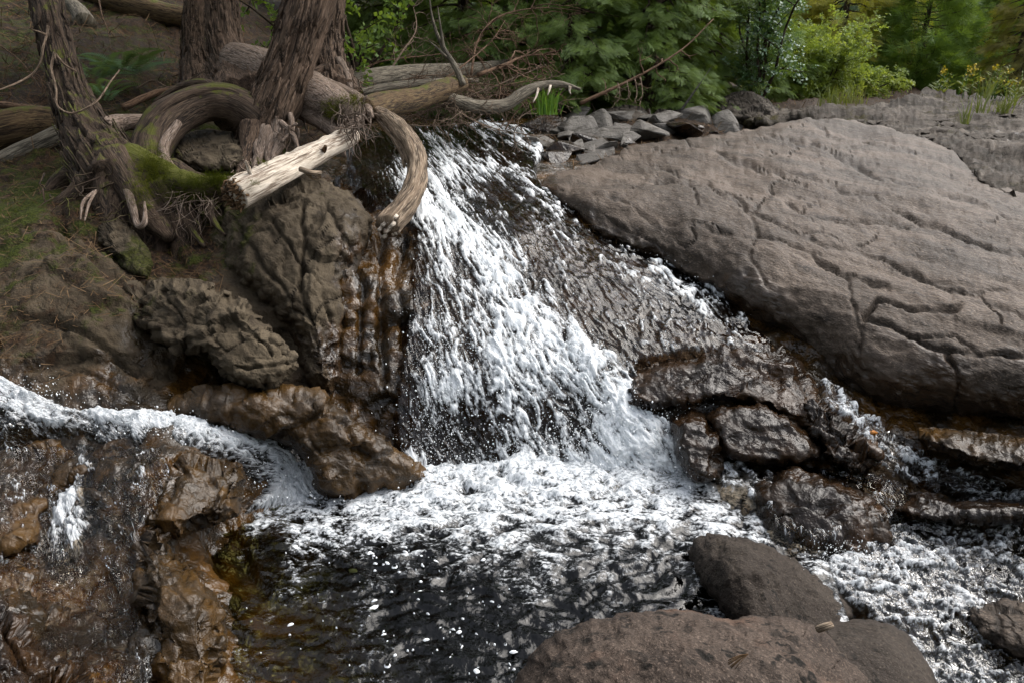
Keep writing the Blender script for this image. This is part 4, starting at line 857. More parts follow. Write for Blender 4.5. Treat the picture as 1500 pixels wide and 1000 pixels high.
def conifer(base, H, R, label, m='cedarleaf', kind='cedar', h0=.05, nb=46, ns=26, size=.22, trunk_r=.10, lean=(0, 0), group=None, seed=0, T=None, trunk=None, rootobjs=(), power=.75, name=None, droop=.35, cat='tree', lod=0):
    """trunk with limbs, and a crown of sprays hung along every limb"""
    r = np.random.default_rng(seed+50); base = np.asarray(base, float)
    root = thing(name or ('cedar_tree' if kind == 'cedar' else 'pine_tree'), base, label, cat, group)
    ax = lambda t: base + np.array([lean[0]*t, lean[1]*t, H*t])
    tb = MB()
    if trunk is None: tube(tb, [ax(t) for t in (0, .2, .5, .8, 1)], [trunk_r*1.3, trunk_r, trunk_r*.7, trunk_r*.35, .01], 8, 3, ridge=.1)
    P, Dd, Nn_, S = [], [], [], []
    for i in range(nb):
        t = h0+(1-h0)*((i+r.random())/nb)**(1.25 if not trunk else 1.0)
        az = i*2.4+r.normal()*.5
        L = R*max(.12, (1-t)**power)*r.uniform(.6, 1.12)
        o = np.array([math.cos(az), math.sin(az), 0]); p0 = ax(t); 
        up = .12 if kind == 'pine' else r.uniform(-.25, .12)
        s = np.linspace(0, 1, 6)[:, None]
        path = p0 + o*L*s + np.array([0, 0, 1.])*(up*L*s - droop*L*s**2*(.5 if kind == 'pine' else 1) + (.18*L*s**4))
        path[1:] += r.normal(size=(5, 3))*.03*L
        if lod == 0: tube(tb, path, np.linspace(trunk_r*.22, .004, 6), 4, 2, cap=False)
        n = max(4, int(ns*L/R*r.uniform(.6, 1.3)))
        u = r.uniform(.18 if kind == 'pine' else .3, 1.02, n)**.8; idx = np.clip(u*5, 0, 4.999); k = idx.astype(int); f_ = (idx-k)[:, None]
        p = path[k]*(1-f_)+path[k+1]*f_
        side = np.array([-o[1], o[0], 0]); sg = r.choice([-1, 1], n)[:, None]
        wd = (r.random(n)*(1.05-u)*.75*L)[:, None] if kind == 'pine' else (np.abs(r.normal(size=n))*.16*L)[:, None]
        p = p + side*sg*wd + o*wd*.4 + np.array([0, 0, 1.])*(r.normal(size=(n, 1))*.03 - wd*.12)
        d = o[None]*.8 + side*sg*r.uniform(.3, 1.2, (n, 1)) + np.array([0, 0, 1.])*r.normal(-.25 if kind == 'cedar' else .05, .25, (n, 1))
        nn = np.array([0, 0, 1. if kind == 'cedar' else .7]) + r.normal(size=(n, 3))*(.55 if kind == 'cedar' else .75) + o[None]*.6
        P.append(p); Dd.append(d); Nn_.append(nn); S.append(size*r.uniform(.6, 1.25, n))
    P = np.vstack(P)
    if trunk is None: tb.build('trunk', M['cedardark'], root)
    elif tb.n: tb.build('limbs', M['cedardark'], root)
    leaf_mesh('crown', T if T is not None else (SPRAY if kind == 'cedar' else TUFT), P, np.vstack(Dd), np.vstack(Nn_), np.concatenate(S), M[m], root)
    return root
def copy_tree(o, loc, rz, label=None, scale=1.0):
    c = o.copy(); sc.collection.objects.link(c); c.location = [float(v) for v in loc]; c.rotation_euler = (0, 0, rz); c.scale = (scale,)*3
    if label: c['label'] = label
    for ch in list(o.children):
        d = ch.copy(); sc.collection.objects.link(d); d.parent = c
    return c
def at(x, D, z): # a point seen at column x, depth D along the ground, height z
    y = D; v = (2.0-z)/D
    p = W(x, 500, D/CP); return np.array([p[0], p[1], z])

# ------------------------------------------------------------------ old cedars on the left bank
def rpx(D, *r): return [a*D/1000 for a in r]
def extend(path, rad, top, n=5, bend=(0, 0)):
    d = path[-1]-path[-2]; d = d/abs(d[2]); p = [path[-1]+d*(top-path[-1][2])*(i/n) + np.array([bend[0], bend[1], 0])*(i/n)**2 for i in range(1, n+1)]
    return np.vstack([path, p]), list(rad)+[rad[-1]*(1-.8*i/n) for i in range(1, n+1)]
def old_cedar(path, rad, label, m='cedar', top=7.5, sides=40, roots=(), crown=(3.2, 2.2, 46, 40), seed=0, ridge=.13):
    b = path[0]; path, rad = extend(np.array(path), list(rad), top)
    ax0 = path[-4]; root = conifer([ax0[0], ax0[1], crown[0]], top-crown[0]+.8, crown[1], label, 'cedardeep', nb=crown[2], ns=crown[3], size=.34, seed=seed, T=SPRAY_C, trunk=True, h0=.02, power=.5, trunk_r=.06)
    root.location = [float(v) for v in b]
    for ch in root.children:        # keep the crown where it grows while the tree stands on its root
        for v_ in (ch.data,):
            n = len(v_.vertices); a = np.empty(n*3, np.float32); v_.vertices.foreach_get('co', a)
            a = a.reshape(-1, 3) + np.array([ax0[0], ax0[1], crown[0]]) - b; v_.vertices.foreach_set('co', a.astype(np.float32).ravel()); v_.update()
    mb = MB(); tube(mb, path, rad, 72, 16, ridge=ridge, rfreq=8, lump=.10, seed=seed); mb.build('trunk', M[m], root)
    # loose strips of peeling bark, lower trunk only
    q = MB(); C_ = catmull(np.hstack([path, np.array(rad)[:, None]]), 12); C_ = C_[C_[:, 2] < 2.75]
    for i in range(110 if len(C_) > 14 else 70):
        k = rng.integers(1, len(C_)-3); p, r0 = C_[k, :3], C_[k, 3]; T_ = C_[k+1, :3]-C_[k, :3]; T_ /= np.linalg.norm(T_)
        o = np.array([rng.normal(), -abs(rng.normal())-.2, 0]); o -= T_*(o@T_); o /= np.linalg.norm(o); s_ = np.cross(T_, o); L = rng.uniform(.08, .34); w_ = rng.uniform(.004, .013)
        pts = [p+T_*L*t_+o*(r0*1.045+.004+lf) + s_*rng.normal()*.006 for t_, lf in ((-.5, rng.uniform(.0, .018)), (-.2, 0), (.2, 0), (.5, rng.uniform(-.01, .016)))]
        V_ = []
        for j_, a_ in enumerate(pts): V_ += [a_-s_*w_*(1, 1.2, 1.1, .4)[j_], a_+s_*w_*(1, 1.2, 1.1, .4)[j_], a_+s_*w_*.6-o*.006, a_-s_*w_*.6-o*.006]
        Q_ = [[4*j_+e_, 4*j_+(e_+1) % 4, 4*j_+4+(e_+1) % 4, 4*j_+4+e_] for j_ in range(3) for e_ in range(4)]+[[0, 3, 2, 1], [12, 13, 14, 15]]
        q.add(np.array(V_), Q_, None, np.array(V_)*(1, 1, 1))
    q.build('bark_strips', M['cedar'] if seed != 1 else M['cedardark'], root)
    for pth, rr, mm in roots:
        q = MB(); tube(q, pth, rr, 20 if max(rr) > .05 else 8, 7, ridge=.10, rfreq=4.5, lump=.16, seed=seed+len(rr)); q.build('root', M[mm], root)
    return root
T1 = old_cedar(px((180, 275, 4.5), (156, 240, 4.58), (131, 200, 4.65), (111, 157, 4.7), (95, 105, 4.75), (80, 50, 4.8), (68, 0, 4.85)), rpx(4.65, 54, 46, 36, 28, 22, 22, 23), 'cedar leaning left at the far left with a pale vine looped round its trunk', seed=1, m='cedardark',
  roots=[(px((170, 235, 4.45), (195, 275, 4.35), (222, 320, 4.25), (250, 350, 4.22)), rpx(4.4, 30, 24, 17, 9), 'cedardark'), (px((190, 235, 4.5), (225, 250, 4.45), (250, 262, 4.4), (285, 285, 4.36)), rpx(4.4, 26, 24, 20, 12), 'mossroot'),
         (px((150, 245, 4.5), (120, 285, 4.4), (80, 312, 4.35), (30, 330, 4.25)), rpx(4.4, 28, 20, 13, 6), 'cedardark'), (px((165, 255, 4.45), (165, 300, 4.35), (170, 345, 4.25), (160, 380, 4.15)), rpx(4.4, 30, 24, 15, 6), 'cedardark'),
         (px((150, 190, 4.65), (180, 180, 4.8), (215, 178, 5.0), (262, 168, 5.3)), rpx(4.8, 18, 12, 11, 8), 'root'), (px((130, 250, 4.5), (95, 260, 4.5), (60, 290, 4.45)), rpx(4.4, 20, 14, 6), 'cedardark'),
         (px((186, 272, 4.3), (193, 300, 4.15), (202, 330, 4.05), (212, 325, 4.02), (212, 296, 4.1)), rpx(4.2, 8, 6, 4.5, 4, 1.5), 'root'), (px((140, 280, 4.2), (122, 296, 4.1), (118, 322, 4.02)), rpx(4.1, 2.5, 2.5, 1.), 'root'), (px((140, 280, 4.2), (130, 300, 4.08), (124, 324, 4.0)), rpx(4.1, 2.5, 2., 1.), 'root'),
         (px((210, 268, 4.45), (215, 320, 4.4), (235, 370, 4.35), (230, 400, 4.25)), rpx(4.4, 34, 30, 18, 8), 'cedardark'), (px((240, 275, 4.42), (262, 320, 4.4), (270, 360, 4.35), (262, 395, 4.25)), rpx(4.4, 32, 30, 20, 8), 'cedardark')])
T2 = old_cedar(px((290, 150, 6.4), (286, 115, 6.6), (284, 80, 6.75), (283, 50, 6.8), (287, 0, 6.9)), rpx(6.8, 26, 19, 16, 14.5, 14.5), 'slim upright cedar trunk standing left of its thicker twin, behind the arched root', seed=2, crown=(3.6, 2.0, 40, 36))
T3 = old_cedar(px((366, 165, 5.5), (356, 135, 5.7), (343, 105, 5.85), (333, 72, 5.95), (328, 40, 6.0), (325, 0, 6.05)), rpx(5.9, 52, 42, 33, 26, 23.5, 23), 'thick upright cedar with a flaring foot spreading right, behind the arched root', seed=3, crown=(3.4, 2.0, 40, 36),
  roots=[(px((350, 100, 5.75), (385, 110, 5.6), (430, 130, 5.4), (478, 148, 5.3), (522, 170, 5.15)), rpx(5.5, 36, 38, 34, 30, 17), 'root'), (px((400, 140, 5.45), (450, 165, 5.3), (490, 195, 5.15), (505, 230, 5.1)), rpx(5.4, 18, 14, 9, 3), 'root'), (px((340, 120, 5.8), (310, 125, 5.7), (280, 150, 5.6)), rpx(5.7, 22, 14, 6), 'cedar'), (px((440, 120, 5.5), (480, 128, 5.5), (530, 150, 5.4), (545, 172, 5.2)), rpx(5.4, 14, 13, 9, 3), 'root')])
T4 = old_cedar(px((376, 228, 5.1), (388, 190, 5.12), (405, 148, 5.15), (424, 98, 5.15), (440, 48, 5.15), (454, 0, 5.15)), rpx(5.15, 28, 33, 36, 32, 32, 34), 'big dark cedar leaning right with a root arched into a loop at its foot', seed=4, crown=(3.3, 2.2, 44, 40),
  roots=[(px((400, 200, 5.12), (372, 172, 5.08), (332, 152, 5.02), (288, 155, 4.95), (246, 180, 4.82), (222, 217, 4.68), (226, 258, 4.55), (256, 282, 4.45), (300, 285, 4.42), (345, 268, 4.5)), rpx(4.85, 26, 30, 28, 27, 28, 26, 22, 20, 18, 10), 'cedardark'),
         (px((398, 188, 5.05), (345, 138, 4.95), (288, 136, 4.85), (238, 160, 4.72), (200, 208, 4.6), (196, 262, 4.5)), rpx(4.8, 7, 9, 8, 9, 8, 4), 'cedardark'),
         (px((262, 180, 4.72), (240, 215, 4.6), (252, 252, 4.45), (296, 266, 4.36), (338, 262, 4.38)), rpx(4.6, 6, 8, 8, 7, 3), 'root'),
         (px((236, 190, 4.74), (205, 240, 4.58), (208, 300, 4.42), (232, 352, 4.3), (228, 392, 4.22)), rpx(4.5, 14, 17, 13, 8, 3), 'cedardark'),
         (px((330, 140, 4.96), (300, 122, 5.0), (262, 128, 5.05), (225, 150, 5.0)), rpx(5, 9, 6, 5, 2), 'cedardark'),
         (px((250, 286, 4.36), (275, 330, 4.3), (300, 362, 4.22)), rpx(4.3, 10, 7, 3), 'cedardark'), (px((300, 284, 4.36), (312, 322, 4.28), (330, 345, 4.2)), rpx(4.3, 8, 5, 2), 'cedardark'),
         (px((230, 265, 4.45), (262, 272, 4.38), (300, 276, 4.36), (335, 268, 4.4)), rpx(4.4, 22, 24, 20, 12), 'mossroot'),
         (px((372, 190, 5.02), (368, 215, 4.95), (358, 238, 4.85), (345, 268, 4.7)), rpx(4.9, 22, 16, 10, 3), 'cedar'), (px((390, 195, 5.02), (386, 220, 4.92), (376, 240, 4.82), (372, 262, 4.7)), rpx(4.9, 17, 11, 7, 3), 'root'), (px((406, 185, 5.05), (408, 212, 4.95), (400, 232, 4.85), (404, 256, 4.72)), rpx(4.9, 14, 9, 5, 2), 'root'), (px((402, 190, 5.0), (392, 222, 4.88), (394, 250, 4.75)), rpx(4.9, 7, 5, 2), 'root'), (px((380, 200, 4.98), (376, 225, 4.86), (388, 250, 4.74)), rpx(4.9, 8, 5, 2), 'root'),
         (px((412, 180, 5.0), (430, 200, 4.9), (438, 220, 4.8)), rpx(4.9, 5, 4, 2), 'root'), (px((425, 168, 5.05), (428, 190, 4.95), (412, 208, 4.85)), rpx(4.9, 4.5, 3.5, 2), 'root'), (px((232, 235, 4.5), (238, 260, 4.4), (262, 285, 4.35)), rpx(4.4, 7, 6, 3), 'root')])
T5 = old_cedar(px((496, 150, 5.9), (490, 120, 6.1), (485, 95, 6.15), (486, 62, 6.25), (489, 0, 6.3)), rpx(6.2, 36, 28, 20, 17, 16), 'cedar trunk half hidden behind the big leaning cedar, above the bleached roots', seed=5, crown=(3.5, 1.8, 36, 32),
  roots=[(px((496, 90, 6.05), (508, 110, 5.9), (514, 132, 5.75)), rpx(6, 8, 6, 4), 'root'), (px((480, 108, 6.0), (455, 112, 5.9), (430, 110, 5.85)), rpx(6, 14, 9, 4), 'cedar')])
# moss blades and hanging rootlets on the arched root and the root mat
def blades(parent, spots, n, L=.03, m='mossblade'):
    P, Dd = [], []
    for x, y, D, sx, sy in spots:
        k = n; xx, yy = rng.normal(x, sx, k), rng.normal(y, sy, k); P.append(W(xx, yy, D+rng.normal(0, .03, k)))
    P = np.vstack(P); k = len(P); d = rng.normal(size=(k, 3))*.6 + (0, -.5, .2); nn = rng.normal(size=(k, 3))
    leaf_mesh('moss', make_tuft(5), P, d, nn, rng.uniform(.5, 1.3, k)*L, M[m], parent)
blades(T4, [(245, 268, 4.34, 16, 8), (280, 270, 4.28, 18, 8), (320, 264, 4.30, 12, 6), (225, 250, 4.36, 9, 14), (262, 284, 4.28, 26, 10)], 420, .035)
blades(T1, [(225, 236, 4.30, 16, 10), (205, 275, 4.16, 10, 16), (235, 262, 4.3, 10, 12)], 260, .03)
blades(T3, [(498, 152, 5.12, 10, 6), (488, 160, 5.12, 7, 7), (515, 150, 5.12, 8, 5)], 200, .04)
def rootlets(parent, x0, x1, y0, y1, D, n, L, m='root', r0=.004, down=.9):
    mb = MB()
    for i in range(n):
        p = W(rng.uniform(x0, x1), rng.uniform(y0, y1), D+rng.normal(0, .05))
        d = np.array([rng.normal()*.7, -.5+rng.normal()*.4, -down+rng.normal()*.4]); pt = wander(p, d, L*rng.uniform(.5, 1.3), 6, .35, -.05)
        tube(mb, pt, np.linspace(r0*rng.uniform(.6, 1.3), .001, 7), 5, 2, seed=i)
    mb.build('rootlets', M[m], parent)
rootlets(T4, 245, 322, 280, 300, 4.28, 60, .24, 'root', .0022); rootlets(T4, 405, 440, 170, 200, 4.9, 10, .16, 'root', .010)
rootlets(T4, 340, 375, 232, 255, 4.7, 12, .12, 'root', .006)
rootlets(T3, 470, 545, 140, 180, 5.15, 44, .26, 'root', .007); rootlets(T3, 400, 500, 120, 165, 5.3, 26, .3, 'root', .008, .2)
rootlets(T3, 495, 535, 168, 188, 4.85, 46, .22, 'root', .006)
rootlets(T1, 60, 190, 250, 310, 4.3, 34, .3, 'cedardark', .006, .5); rootlets(T1, 130, 290, 300, 350, 4.2, 40, .3, 'cedardark', .004)
# soil and root wad under the cedars: part of the first tree's foot
mb = MB(); tube(mb, px((110, 285, 4.75), (170, 275, 4.7), (235, 290, 4.75), (300, 300, 4.75)), rpx(4.6, 30, 52, 62, 40), 40, 8, rough=.10, lump=.3); mb.build('root_wad', M['cedardark'], T1)
# vine round the first trunk
v = thing('vine', px((83, 155, 4.5))[0], 'pale bare vine looped round the trunk of the far left cedar', 'vine')
mb = MB()
for pth in ([(80, 78, 4.52), (75, 100, 4.5), (82, 130, 4.46), (84, 155, 4.44), (106, 166, 4.42), (140, 150, 4.48), (162, 120, 4.7), (175, 103, 4.9)], [(80, 78, 4.52), (95, 95, 4.56), (112, 105, 4.62)], [(80, 86, 4.52), (79, 76, 4.5)],
            ):
    tube(mb, px(*pth), np.linspace(.009, .005, len(pth)), 6, 5, rough=.001)
mb.build('stem', M['twig'], v)
v = thing('vine', px((60, 88, 4.5))[0], 'pale forked vine hanging down left across the far left cedar trunk', 'vine')
mb = MB()
for pth in ([(70, 38, 4.55), (69, 50, 4.55), (63, 70, 4.5), (60, 88, 4.5), (48, 108, 4.5), (20, 124, 4.4), (-20, 138, 4.3)], [(69, 52, 4.55), (58, 47, 4.5), (49, 45, 4.45)]):
    tube(mb, px(*pth), np.linspace(.009, .005, len(pth)), 6, 5, rough=.001)
mb.build('stem', M['twig'], v)

# ------------------------------------------------------------------ logs and driftwood
lg = thing('fallen_log', px((420, 262, 4.3))[0], 'thick pale barkless broken log pointing down left from the roots', 'log')
mb = MB(); A_ = px((344, 285, 3.98), (378, 268, 4.1), (420, 247, 4.35), (460, 227, 4.62), (516, 199, 5.0)); tube(mb, A_, [.092, .088, .080, .078, .062], 48, 12, lump=.11, ridge=.07, rfreq=2.5, seed=8); mb.build('log_body', M['palewood'], lg)
dA = A_[0]-A_[1]; dA /= np.linalg.norm(dA)
mb = MB()
for i in range(150):     # splintered rotten end grain
    a = rng.uniform(0, 6.28); rr = .086*math.sqrt(rng.random()); u = np.cross(dA, [0, 0, 1]); u /= np.linalg.norm(u); vv = np.cross(u, dA)
    p = A_[0] + (u*math.cos(a)+vv*math.sin(a))*rr - dA*.03; L = rng.uniform(.015, .07)*(1 if rr > .04 else .7)
    tube(mb, [p, p+dA*L*.6+rng.normal(size=3)*.006, p+dA*L+rng.normal(size=3)*.01], [.012, .010, .004], 5, 1, seed=i)
mb.build('rotten_end', M['rotten'], lg)
mb = MB(); tube(mb, px((370, 262, 4.02), (364, 246, 3.98), (360, 236, 3.96)), [.018, .012, .008], 8, 3, rough=.004); mb.build('branch_stub', M['palewood'], lg)
mb = MB(); tube(mb, px((474, 222, 4.62), (476, 217, 4.56), (477, 214, 4.54)), [.018, .014, .011], 10, 2, rough=.006); mb.build('knot', M['rotten'], lg)
for q_ in ((372, 268, 3.93, 5, 3), (385, 238, 4.08, 6, 3)): blades(lg, [q_], 50, .022)
mb = MB()
for i in range(26):      # loosened strips of wood along the log
    t = rng.random(); p = A_[0]*(1-t)+A_[-1]*t; a = rng.uniform(.3, 2.6); rr = .090*(1-t)+.064*t
    o_ = u*math.cos(a)*1.0 + vv*math.sin(a); p = p + o_*rr*1.0; L = rng.uniform(.06, .2)
    tube(mb, [p+dA*L*.5-o_*.008, p+o_*.004, p-dA*L*.5-o_*.008], [.003, .008, .003], 5, 3, seed=i)
mb.build('splinters', M['palewood'], lg)
dw = thing('driftwood', px((600, 260, 4.7))[0], 'curved brown driftwood limb hanging over the lip of the waterfall', 'driftwood')
mb = MB(); tube(mb, px((552, 166, 5.4), (574, 180, 5.2), (594, 202, 5.0), (608, 228, 4.85), (611, 252, 4.74), (607, 276, 4.62), (594, 300, 4.5), (568, 332, 4.32)), rpx(4.7, 11, 15, 15, 16, 15, 16, 17, 17), 44, 9, ridge=.16, rfreq=3.2, lump=.2, seed=12); mb.build('limb', M['drift'], dw)
mb = MB()
for i in range(22):
    c = px((567, 333, 4.32))[0]; q_ = px((559, 341, 4.26))[0]-px((575, 325, 4.36))[0]; q_ /= np.linalg.norm(q_)
    p = c+rng.normal(size=3)*.030; tube(mb, [p-q_*.05, p+q_*rng.uniform(-.02, .012)], [.016, .012], 5, 1, seed=i)
mb.build('broken_end', M['palewood'], dw)
mb = MB(); tube(mb, px((556, 176, 5.28), (578, 200, 5.06), (590, 222, 4.92), (592, 245, 4.84)), rpx(5, 5, 7, 6, 2), 12, 6, ridge=.15, lump=.2); mb.build('split_strip', M['drift'], dw)
ml = thing('fallen_log', px((600, 152, 6.0))[0], 'dark mossy log reaching right from the bleached roots above the stream', 'log')
mb = MB(); tube(mb, px((532, 164, 5.35), (565, 154, 5.7), (610, 145, 6.1), (650, 132, 6.5), (676, 122, 6.8)), rpx(6, 18, 18, 16, 16, 13), 30, 9, ridge=.05, lump=.12, seed=14); mb.build('log_body', M['mosslog'], ml)
mb = MB()
for p_, r_0 in (([(678, 125, 6.6), (668, 100, 6.6), (652, 75, 6.6), (640, 50, 6.6), (632, 20, 6.6), (628, -15, 6.6)], 5.5), ([(650, 72, 6.6), (646, 45, 6.55), (641, 10, 6.5)], 3), ([(655, 85, 6.6), (640, 70, 6.5), (628, 60, 6.5)], 2)):
    tube(mb, px(*p_), np.linspace(r_0*6.6/1000, .004, len(p_)), 10, 5, lump=.1, ridge=.05)
mb.build('branch', M['greylog'], ml)
cw = thing('driftwood', px((760, 150, 7))[0], 'pale curved bare branch arching right above the head of the stream', 'driftwood')
mb = MB(); tube(mb, px((652, 140, 6.5), (672, 150, 6.6), (705, 157, 6.75), (740, 154, 6.9), (765, 138, 7.0), (790, 127, 7.1), (820, 124, 7.2), (850, 131, 7.3)), rpx(6.9, 8, 9, 9.5, 9, 8.5, 7, 5, 2), 24, 9, ridge=.07, lump=.12, seed=15); mb.build('limb', M['greylog'], cw)
mb = MB()
for p_ in ([(788, 130, 7.05), (786, 140, 7.0), (781, 150, 6.95)], [(806, 126, 7.1), (804, 134, 7.05), (802, 140, 7.05)], [(835, 127, 7.2), (834, 134, 7.2), (836, 138, 7.2)]): tube(mb, px(*p_), [.016, .012, .006], 8, 3, rough=.003)
mb.build('stub', M['palewood'], cw)
def log(pts, r, label, m='greylog', sides=20, name='fallen_log'):
    mb = MB(); D_ = np.mean([p[2] for p in pts]); tube(mb, px(*pts), rpx(D_, *r), sides, 7, ridge=.05, lump=.12, seed=len(label)); o = mb.build(name, M[m]); tag(o, label, 'log'); return o
log([(500, 128, 6.9), (560, 115, 7.3), (620, 108, 7.8), (690, 102, 8.4), (745, 92, 9.0)], [13, 14, 13, 10, 6], 'grey fallen log lying behind the mossy log in the brush')
log([(-60, 268, 5.1), (0, 242, 5.1), (50, 216, 5.15), (110, 188, 5.2)], [16, 16, 15, 13], 'grey log sloping down left behind the far left cedar')
log([(-60, 195, 5.4), (0, 190, 5.4), (50, 180, 5.5), (110, 178, 5.6)], [24, 26, 24, 16], 'dark rotten mossy log at the left edge above the grey log', 'mosslog')
log([(120, -18, 9.6), (190, 8, 9.4), (260, 24, 9.3), (330, 30, 9.6)], [17, 17, 15, 10], 'dark fallen trunk lying across the upper slope at the top left', 'mosslog')
log([(100, 2, 8.8), (116, 18, 8.6), (126, 36, 8.4)], [9, 12, 15], 'grey rotten stump on the slope right of the far left cedar', 'greylog', name='stump')
log([(520, 138, 6.3), (570, 128, 6.5), (640, 120, 6.8), (700, 118, 7.2)], [5, 6, 5, 3], 'thin straight grey pole lying between the mossy log and the grey log', 'greylog', 12)
log([(-30, 150, 5.7), (40, 158, 5.6), (80, 162, 5.5)], [5, 5, 4], 'thin brown dead pole on the slope left of the far left cedar', 'twigred', 10)
log([(180, 158, 5.6), (225, 138, 5.8), (265, 128, 6.0)], [5, 5, 4], 'thin reddish dead pole on the slope behind the arched root', 'twigred', 10)
log([(440, 248, 4.0), (455, 253, 3.98), (470, 253, 4.05)], [4, 4, 2.5], 'short broken stick caught under the pale log', 'drift', 10, name='stick')

# dead branches with their side twigs
def branchy(mb, path, r0, n, L, depth=1, curl=.3, bias=(0, 0, 0)):
    path = catmull(path, 5); tube(mb, path, np.linspace(r0, r0*.25, len(path)), 6 if r0 > .006 else 4, 1)
    for i in range(n):
        k = int(rng.uniform(.15, 1)*(len(path)-2)); d = path[k+1]-path[k]; d /= np.linalg.norm(d)+1e-9
        s = rng.normal(size=3); s -= d*(s@d); s /= np.linalg.norm(s); q = wander(path[k], d*.7+s*.9+np.array(bias), L*rng.uniform(.4, 1.2), 6, curl, -.03)
        if depth: branchy(mb, q, r0*.45, max(2, n//3), L*.5, depth-1, curl, bias)
        else: tube(mb, q, np.linspace(max(r0*.5, .003), .0015, 7), 4, 1, cap=False)
def dead(pts, r, n, L, label, m='twig', depth=1, curl=.25, bias=(0, 0, 0), group='dead branches in the brush jam', name='dead_branch'):
    mb = MB(); branchy(mb, px(*pts), r, n, L, depth, curl, bias); tag(mb.build(name, M[m]), label, 'branch', group)
dead([(560, 190, 6.9), (620, 165, 6.9), (690, 140, 7.1), (760, 112, 7.4), (800, 95, 7.6)], .016, 14, .5, 'grey dead branch rising right through the middle of the brush jam')
dead([(700, 110, 7.0), (740, 95, 7.2), (770, 82, 7.4), (815, 80, 7.6)], .022, 16, .45, 'reddish dead branch ending in a spray of fine twigs over the curved pale branch', 'twigred', bias=(.3, 0, -.1))
dead([(560, 120, 7.4), (590, 75, 7.6), (610, 40, 7.8), (600, -10, 8)], .014, 12, .5, 'dead branch standing upright at the left of the brush jam', 'twig')
dead([(690, 110, 7.6), (700, 60, 7.8), (730, 25, 8.0), (790, 12, 8.3), (850, 16, 8.6)], .016, 16, .6, 'long dead branch curving right under the dark cedars', 'twigred')
dead([(650, 150, 6.6), (690, 175, 6.4), (730, 190, 6.4), (790, 200, 6.5)], .010, 12, .4, 'dead branch trailing into the water below the curved pale branch', 'twig')
dead([(530, 175, 6.2), (570, 180, 6.2), (630, 185, 6.4), (690, 180, 6.6)], .010, 14, .4, 'tangled dead branch lying at the edge of the upper stream', 'twig')
dead([(740, 190, 7.2), (760, 160, 7.3), (780, 150, 7.4), (830, 165, 7.6)], .009, 10, .3, 'small dead branch beside the grass tuft', 'twigred')
dead([(640, 125, 6.9), (680, 95, 7.1), (720, 60, 7.5), (740, 30, 7.8)], .012, 14, .5, 'red brown dead branch leaning up right behind the forked snag', 'twigred')
dead([(520, 110, 7.6), (560, 90, 7.9), (640, 80, 8.4), (700, 70, 9)], .012, 14, .6, 'dead branch lying on the shaded ground behind the grey log', 'twigred')
dead([(560, 170, 6.5), (620, 150, 6.6), (680, 165, 6.6), (720, 150, 6.9)], .007, 22, .4, 'fine grey twigs matted under the mossy log', 'twig')
dead([(600, 130, 7.2), (660, 118, 7.3), (720, 125, 7.4), (790, 150, 7.5)], .007, 26, .45, 'fine grey twigs matted behind the curved pale branch', 'twig')
for i in range(26):
    x, y = rng.uniform(530, 820), rng.uniform(120, 180); D_ = 6.3+(x-540)/260*1.0; a = rng.uniform(-.6, .5); L_ = rng.uniform(50, 120)
    dead([(x-L_*.5, y+L_*.5*a, D_), (x, y-8, D_+.1), (x+L_*.5, y-L_*.5*a, D_+.2)], .007, 8, .28, 'thin pale dead branch caught in the brush jam at the head of the stream', 'twig' if i % 2 else 'twigred', 0)
dead([(850, 152, 8.0), (880, 138, 8.0), (915, 122, 8.05), (960, 98, 8.1), (1005, 68, 8.2), (1045, 28, 8.3)], .024, 8, .3, 'thin dead tree leaning up right over the grey rocks', 'twigred', 1, name='dead_tree', group=None)
for i, x in enumerate((905, 918, 930, 938)):
    dead([(x, 122-i*3, 8.0), (x+3, 138, 7.95), (x-2, 155, 7.95)], .008, 7, .18, 'pale forked twig hanging from the leaning dead tree', 'twig', 0, name='hanging_twig', group='twigs hanging from the leaning dead tree')
dead([(200, 130, 6.2), (225, 118, 6.2), (250, 128, 6.1), (290, 110, 6.0), (325, 85, 5.7)], .010, 8, .25, 'bent dead branch lying in front of the slim cedar', 'twig', 1, group='dead branches on the shaded slope')
dead([(145, 0, 8.0), (150, 25, 7.8), (158, 45, 7.6), (163, 75, 7.2)], .010, 5, .3, 'thin hanging dead branch right of the far left cedar', 'twigred', 0, group='dead branches on the shaded slope')
dead([(-10, 60, 6.5), (30, 90, 6.3), (60, 130, 6.0)], .010, 10, .4, 'dead branch crossing the slope at the left edge', 'twigred', 1, group='dead branches on the shaded slope')
for i in range(12):
    x, y = rng.uniform(-20, 270), rng.uniform(20, 170); D_ = float(terr_depth(np.array([[x]]), np.array([[y]]))[0, 0])-.15
    dead([(x, y, D_), (x+rng.normal()*25, y-rng.random()*25, D_), (x+rng.normal()*50, y-rng.random()*20, D_)], .007, 6, .3, 'thin dead branch lying on the brown shaded slope', 'twigred', 0, group='dead branches on the shaded slope')

# forest litter
S_ = (soil > .38)*(TD_D < 16)*(TD_Y > -60)*np.clip(TD_D, 2, 12)**1.2*np.clip((soil-.3)*2, .08, 1); S_[:, (gx < -60) | (gx > 1560)] = 0
ix = rng.choice(S_.size, 17000, p=(S_/S_.sum()).ravel()); p = TD_P.reshape(-1, 3)[ix]; nn = Nn.reshape(-1, 3)[ix]; k = len(p)
d = rng.normal(size=(k, 3)); d -= nn*(d*nn).sum(1)[:, None]*.8; d /= np.linalg.norm(d, axis=1)[:, None]
L = rng.lognormal(math.log(.07), .65, k)*np.clip(TD_D.ravel()[ix]/5, .5, 2); w_ = rng.uniform(.0015, .004, k)*np.clip(TD_D.ravel()[ix]/5, .6, 1.6)
T_ = np.array([[-.5, 1, 0], [.5, .6, 0], [.5, -.6, 0], [-.5, -1, 0.]]); s = np.cross(nn, d)
